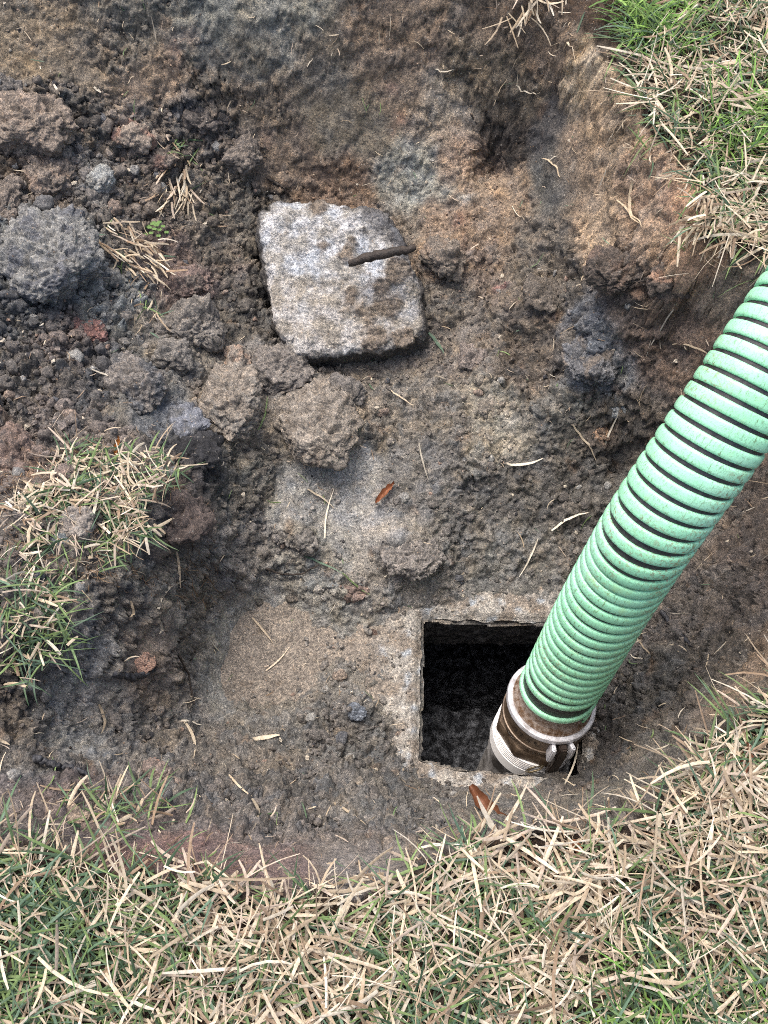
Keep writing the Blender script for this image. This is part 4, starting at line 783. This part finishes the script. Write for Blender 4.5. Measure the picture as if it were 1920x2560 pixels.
tuft('grass_tuft', 1590, 1600, 26, 40, 4, 26, 'thin green upright tuft at the lower right edge beside a brown leaf', lmax=.08)
# sod clump: soil pad with its grass
sod = tuft('grass_sod', 200, 1085, 175, 112, 620, 420, 'torn clump of turf with dry and green blades lying on the left slope', 'grass sod', zoff=.004, lmax=.052)
# weed
def weed():
    p = hit(338, 503); root = bpy.data.objects.new('small_weed', None); COL.objects.link(root); root.location = p
    root['label'] = 'tiny bright green weed with rounded leaflets beside the lower straw tuft'; root['category'] = 'weed'
    for k in range(14):
        a = k * 2.4; r = .004 + .0012 * k; c = np.array([math.cos(a) * r, math.sin(a) * r, .006 + .001 * (14 - k)]); s = .0042
        V = [c] + [c + s * np.array([math.cos(t), math.sin(t), .25 * math.sin(3 * t)]) * (1, .8, 1) for t in np.linspace(0, 2 * np.pi, 9)[:-1]]
        Fq = [[0, i + 1, (i + 1) % 8 + 1] for i in range(8)]
        link('leaf', mesh_np('leaf', V, Fq, color=np.tile([*lin((96, 130, 66)), 1], (9, 1))), M_BLADE, root)
weed()
# fine roots hanging out of the cut edges
def roots():
    n = 9000; x = rng.uniform(-.6, .8, n); y = rng.uniform(-.1, 1.5, n); d = samp(Dc, x, y); k = (d > .002) & (d < .03); x, y = x[k], y[k]
    p = at_z(200, 1085, -.12); a = rng.uniform(0, 6.28, 420); x = np.r_[x, p[0] + .125 * np.cos(a) * rng.uniform(.85, 1.15, 420)]; y = np.r_[y, p[1] + .10 * np.sin(a) * rng.uniform(.85, 1.15, 420)]; n = len(x)
    k = (x > -.8) & (x < .82); x, y = x[k], y[k]; n = len(x)
    b = np.column_stack([x, y, zs(x, y) + .003]); pal = np.array([lin(c) for c in [(92, 70, 52), (120, 96, 72), (66, 50, 38), (150, 124, 94)]])
    return blades(b, rng.uniform(0, 6.28, n), rng.uniform(-1.2, .2, n), rng.uniform(.010, .035, n), rng.uniform(.0005, .0011, n), rng.normal(-.6, .8, n), rng.normal(0, 1.2, n), pick(pal, n), prof=[1, 1, .9, .7, .2], follow=True)
V, f_, C = roots(); link('root_hairs', mesh_np('root_hairs', V, f_, color=C), M_BLADE, kind='stuff', label='fine brown root hairs along the cut edges of the turf')
# loose straw litter, small
def litter():
    n = 5200; x = rng.uniform(-.6, .65, n); y = rng.uniform(.1, 1.5, n); d = samp(Dc, x, y); dp = poly_dist(x, y, OPN)
    pr = np.exp(-np.clip(d, 0, 1) / .10) * .6 + .10; k = (d > 0) & (dp < -.02) & (rng.random(n) < pr); x, y = x[k], y[k]; n = len(x); print('litter', n)
    z = np.maximum(zs(x, y), np.where(poly_dist(x, y, SLABP) > 0, TZ + .003, -9))
    g = rng.random(n) < .14; b = np.column_stack([x, y, z + .003])
    col = np.where(g[:, None], pick(GRN, n), pick(DRY, n))
    return blades(b, rng.uniform(0, 6.28, n), rng.normal(.02, .12, n), rng.uniform(.006, .034, n) * rng.uniform(.5, 1, n), rng.uniform(.0006, .0022, n), rng.normal(0, .3, n), rng.normal(0, .6, n), col, rng.normal(0, .4, n), [.5, 1, .9, .8, .3], follow=True)
V, f_, C = litter(); link('straw_litter', mesh_np('straw_litter', V, f_, color=C), M_BLADE, kind='stuff', label='short bits of straw and grass clippings scattered on the bare soil')
# single straws that stand out
ST = [(712,1735,790,1785,5,'d','two crossing pale straws, longest below the muddy slab edge'),(548,1730,551,1795,6,'d','thick upright-lying pale straw on the crumbly soil at lower middle'),(498,1678,548,1725,4,'d','thin pale straw slanting toward the thick straw at lower middle'),
 (400,1560,422,1640,6,'d','pale straw pointing down in the middle of the lower left soil'),(395,1560,440,1570,4,'d','thin pale straw crossing the top of a longer one on lower left soil'),(548,1600,605,1590,9,'d','broad flat beige straw on the soil below the smooth grey mud'),
 (222,1530,226,1590,6,'d','bent pale straw on the lower left soil'),(0,1600,26,1612,6,'d','pale straw at the left edge on the lower soil'),(350,1330,405,1270,9,'d','broad pale straw leaning beside the footprint of smooth mud'),(390,1210,400,1290,5,'d','long pale straw hanging from the sod toward the smooth mud'),
 (352,1350,354,1385,6,'d','short pale straw hanging below the broad leaning straw'),(290,1310,292,1350,6,'d','short straw on the brown crumbs below the grass sod'),(545,1335,590,1390,4,'d','straw slanting across the smooth grey mud'),(575,1450,625,1400,2.5,'d','thin curved straw at the right side of the smooth grey mud'),
 (702,1165,722,1060,3,'d','long thin straw above the small brown leaf'),(665,1060,722,1100,4,'d','short straw crossing near the small brown leaf'),(207,816,320,818,5,'d','straight pale straw lying across the smooth grey-brown clod'),(560,940,578,860,3,'g','green-tipped stem standing beside the sandy clod'),
 (770,608,773,640,5,'d','short pale straw lying on the concrete lid'),(790,635,852,705,6,'g','green blade lying across the lower right of the lid'),(862,640,880,672,4,'g','small green blade at the right side of the lid'),(925,725,958,770,7,'g','green blade on mud at the lower right corner of the lid'),
 (1093,1005,1172,994,6,'d','curved pale straw on the dark mud left of the hose'),(1300,980,1333,905,4,'d','pale straw in front of the dark gap near the hose'),(1235,925,1285,1000,5,'d','pale straw slanting down near the yellow clod'),(1190,1150,1270,1110,5,'d','pale straw on dark mud beside the middle of the hose'),
 (1160,1170,1120,1250,3,'d','reddish thin straw below the pale straw beside the hose'),(1355,425,1378,500,7,'d','broad pale straw on the orange clay ledge'),(1325,455,1380,505,5,'d','pale straw crossing the lower end of the broad one on the clay ledge'),(1240,100,1262,30,2,'g','thin grass stem at the top of the clay wall'),
 (1110,220,1160,235,4,'d','pale straw near the round hollow in the clay wall'),(955,150,958,165,5,'d','tiny pale straw high on the clay wall'),(940,165,980,175,4,'d','short straw with a fork high on the clay wall'),(1168,360,1205,400,5,'d','pale straw low in the dark hollow of the clay wall'),
 (1182,150,1236,165,5,'d','short straw right of the hollow on pale clay'),(1560,560,1530,590,4,'d','straw dangling over the pit edge above the hose'),(1475,580,1430,560,4,'d','straw lying on the brown overhanging clod'),(118,188,140,235,5,'d','pale straw at the foot of the orange wall, left'),
 (205,195,222,212,7,'d','short beige straw on dark crumbs below the orange wall'),(1370,1380,1420,1440,2,'d','thin straw right of the lower hose'),(1445,760,1530,792,5,'d','bent straw touching the left side of the hose'),(1400,760,1450,700,2,'d','thin straw on brown clay left of the upper hose'),
 (845,845,895,880,2.5,'d','thin straw in the middle of the brown slope'),(905,960,925,1040,3,'d','thin straw right of the sandy clod'),(655,1205,740,1240,4,'g','slim green blade lying on the mud above the tank'),(740,1240,800,1290,2.5,'g','slim green blade pointing to the tank corner'),
 (1395,1760,1350,1705,5,'d','pale straw jutting from the near grass below the coupling'),(1215,1700,1250,1590,4,'d','wavy pale straw standing in front of the coupling'),(1080,1790,1140,1690,7,'d','tall pale straw leaning over the tank edge'),(1075,1800,1030,1720,10,'d','thick white straw across the long brown leaf'),
 (100,1720,120,1640,3,'g','seed stem rising from the lower left grass'),(560,1870,600,1960,6,'d','long pale straw across the reddish soil step'),(1360,1700,1365,1800,5,'d','bent straw with a split tip at the lower right edge')]
for i, (x1, y1, x2, y2, wpx, kind, lab) in enumerate(ST):
    a = hit(x1, y1); b = hit(x2, y2); dep = (a - C0) @ FW; wd = max(wpx, 3.5) * K * dep / F * 1.0; n = 9
    if abs(a[2] - b[2]) > .12: b = at_z(x2, y2, a[2] + .02)
    side = np.cross(b - a, [0, 0, 1.]); side /= np.linalg.norm(side) + 1e-9; cv_ = rnd.uniform(-.08, .08) * np.linalg.norm(b - a)
    V = []
    for k in range(n):
        f = k / (n - 1); p = a + (b - a) * f + side * cv_ * math.sin(math.pi * f) ; g = max(float(zm(p[0], p[1])), TZ + .002 if -.4 < p[0] < .45 and .2 < p[1] < .9 else -9)
        p[2] = max(p[2], g if g - p[2] < .06 else p[2] + .02) + .002; ww = wd / 2 * (1 - .75 * max(0, f - .6) / .4) * (.7 + .3 * min(1, f * 5)); V += [p - side * ww, p + np.array([0, 0, -.25 * ww]) , p + side * ww]
    V = np.array(V); o_ = V.mean(0); Fq = [[3 * k + q, 3 * k + q + 1, 3 * k + q + 4, 3 * k + q + 3] for k in range(n - 1) for q in (0, 1)]
    c_ = (pick(DRY[:3], 1) if kind == 'd' else pick(GRN, 1))[0]
    o = link('straw' if kind == 'd' else 'grass_clipping', mesh_np('straw', V - o_, Fq, color=np.tile([*c_, 1], (len(V), 1))), M_BLADE, label=lab, category='straw' if kind == 'd' else 'grass clipping'); o.location = o_
# ------------------------------------------------------------------ leaves, sticks and roots
M_BARK = simple_mat('wet_bark', (.010, .008, .006), (.05, .038, .03), 90, .6, bump=.002)
M_BLKW = simple_mat('black_wood', (.010, .010, .012), (.055, .058, .066), 80, .5, bump=.002)
def stick(name, pl, r, mat, label, lift=.004, cat='stick', taper=.5):
    Q_ = np.array([hit(x, y) for x, y in pl]); m = Q_.mean(0); m_ = np.median(Q_[:, 2]); 
    for i in range(len(Q_)):
        if abs(Q_[i, 2] - m_) > .06: Q_[i] = at_z(*pl[i], m_)
    t = np.linspace(0, 1, len(Q_)); tt_ = np.linspace(0, 1, 28); C_ = np.stack([np.interp(tt_, t, Q_[:, k]) for k in range(3)], 1)
    C_[:, 2] = np.maximum(C_[:, 2], np.minimum(zm(C_[:, 0], C_[:, 1]) - r * .3, C_[:, 2] + .03)); C_[:, 2] = np.convolve(np.pad(C_[:, 2], 3, 'edge'), np.ones(7) / 7, 'valid') + lift; jt = rng.normal(0, r * .22, C_.shape); C_ += jt; c0_ = C_.mean(0)
    R_ = r * (1 - taper * tt_) * (1 + .15 * np.sin(tt_ * 23)); 
    o = tube(name, C_ - c0_, R_, mat, None, 9, label=label, category=cat); o.location = c0_; return o
sp_ = [(752, 572), (785, 558), (820, 550), (855, 545), (898, 534)]
Q_ = np.array([at_z(x, y, z) for (x, y), z in zip(sp_, (-.236, -.224, -.216, -.212, -.212))]); c0_ = Q_.mean(0); tq = np.linspace(0, 4, 24)
o = tube('stick', np.stack([np.interp(tq, range(5), Q_[:, k]) for k in range(3)], 1) - c0_ + rng.normal(0, .0009, (24, 3)), (.0072 * (.7 + .45 * np.sin(np.linspace(.1, 2.9, 24))) + rng.normal(0, .0006, 24)), M_BARK, None, 9, label='dark rotten stick lying across the right side of the concrete lid', category='stick'); o.location = c0_
stick('twig', [(578, 392), (600, 402), (615, 418), (628, 434)], .0035, M_BARK, 'short dark twig poking out above the upper left corner of the lid', cat='twig')
stick('twig', [(165, 262), (195, 260), (222, 258)], .003, M_BARK, 'grey-brown twig below the orange wall at upper left', cat='twig')
stick('root', [(1425, 1325), (1450, 1360), (1480, 1400), (1512, 1440)], .0042, M_BLKW, 'black bent root on the soil right of the hose', cat='root')
stick('root', [(575, 1235), (620, 1250), (655, 1245), (690, 1225)], .002, M_BARK, 'thin dark root crossing the mud above the tank', cat='root')
stick('wood_splinter', [(252, 1462), (290, 1472), (325, 1470), (345, 1455)], .006, M_BLKW, 'black rotten wood splinter under the orange clod', cat='wood')
stick('wood_splinter', [(85, 1645), (120, 1655), (165, 1665), (200, 1680)], .005, M_BLKW, 'long dark wood splinter on the soil at lower left', cat='wood')
stick('root', [(370, 1395), (395, 1430), (415, 1470), (425, 1530)], .0022, M_BARK, 'thin grey root running down beside the smooth mud', cat='root')
stick('root', [(1015, 260), (1030, 285), (1050, 300), (1075, 295)], .0015, M_BARK, 'hair-thin root in the round hollow of the clay wall', cat='root')
def leaf(pl, wpx, c, label, curlz=.012):
    A_ = np.array([hit(x, y) for x, y in pl]); zc_ = np.median(A_[:, 2]); A_ = np.array([at_z(x, y, zc_ + .012) for x, y in pl]); t = np.linspace(0, 1, len(A_)); n = 14; tt_ = np.linspace(0, 1, n)
    C_ = np.stack([np.interp(tt_, t, A_[:, k]) for k in range(3)], 1); dep = (C_[0] - C0) @ FW; hw_ = wpx * K * dep / F / 2; T_ = np.gradient(C_, axis=0); V = []
    for i in range(n):
        sd = np.cross(T_[i], [0, 0, 1.]); sd /= np.linalg.norm(sd); ww = hw_ * math.sin(math.pi * (.06 + .92 * tt_[i])) ** .7 * (1 + .18 * math.sin(i * 2.1))
        for k in (-1, -.5, 0, .5, 1): V.append(C_[i] + sd * ww * k * .9 + np.array([0, 0, curlz * (k * k) + .003 * math.sin(i * 1.7 + k * 2)]))
    V = np.array(V); o_ = V.mean(0); cc = np.tile(lin(c), (len(V), 1)) * (1 + .3 * perlin(V / .012))[:, None]
    o = link('dead_leaf', mesh_np('dead_leaf', V - o_, grid_faces(n, 5), color=np.column_stack([cc, np.ones(len(V))])), M_BLADE, label=label, category='leaf'); o.location = o_
leaf([(1015, 1698), (1040, 1735), (1075, 1770), (1125, 1800)], 36, (116, 76, 54), 'long curled brown leaf at the near edge below the square hole')
leaf([(812, 1088), (832, 1065), (852, 1045)], 16, (142, 92, 64), 'small folded orange-brown leaf lying on the grey mud', .008)
leaf([(1600, 1675), (1606, 1640), (1608, 1605)], 26, (128, 76, 58), 'reddish brown leaf standing in the grass at the lower right edge')
leaf([(122, 478), (142, 480), (165, 490)], 14, (168, 120, 80), 'torn scrap of orange bark on the large dark grey clod', .005)
leaf([(250, 985), (254, 965), (258, 945)], 12, (140, 90, 40), 'small amber leaf at the top of the grass sod', .005)
leaf([(1235, 1815), (1245, 1830), (1255, 1845)], 20, (150, 104, 74), 'small brown leaf among the straws of the near lawn', .005)
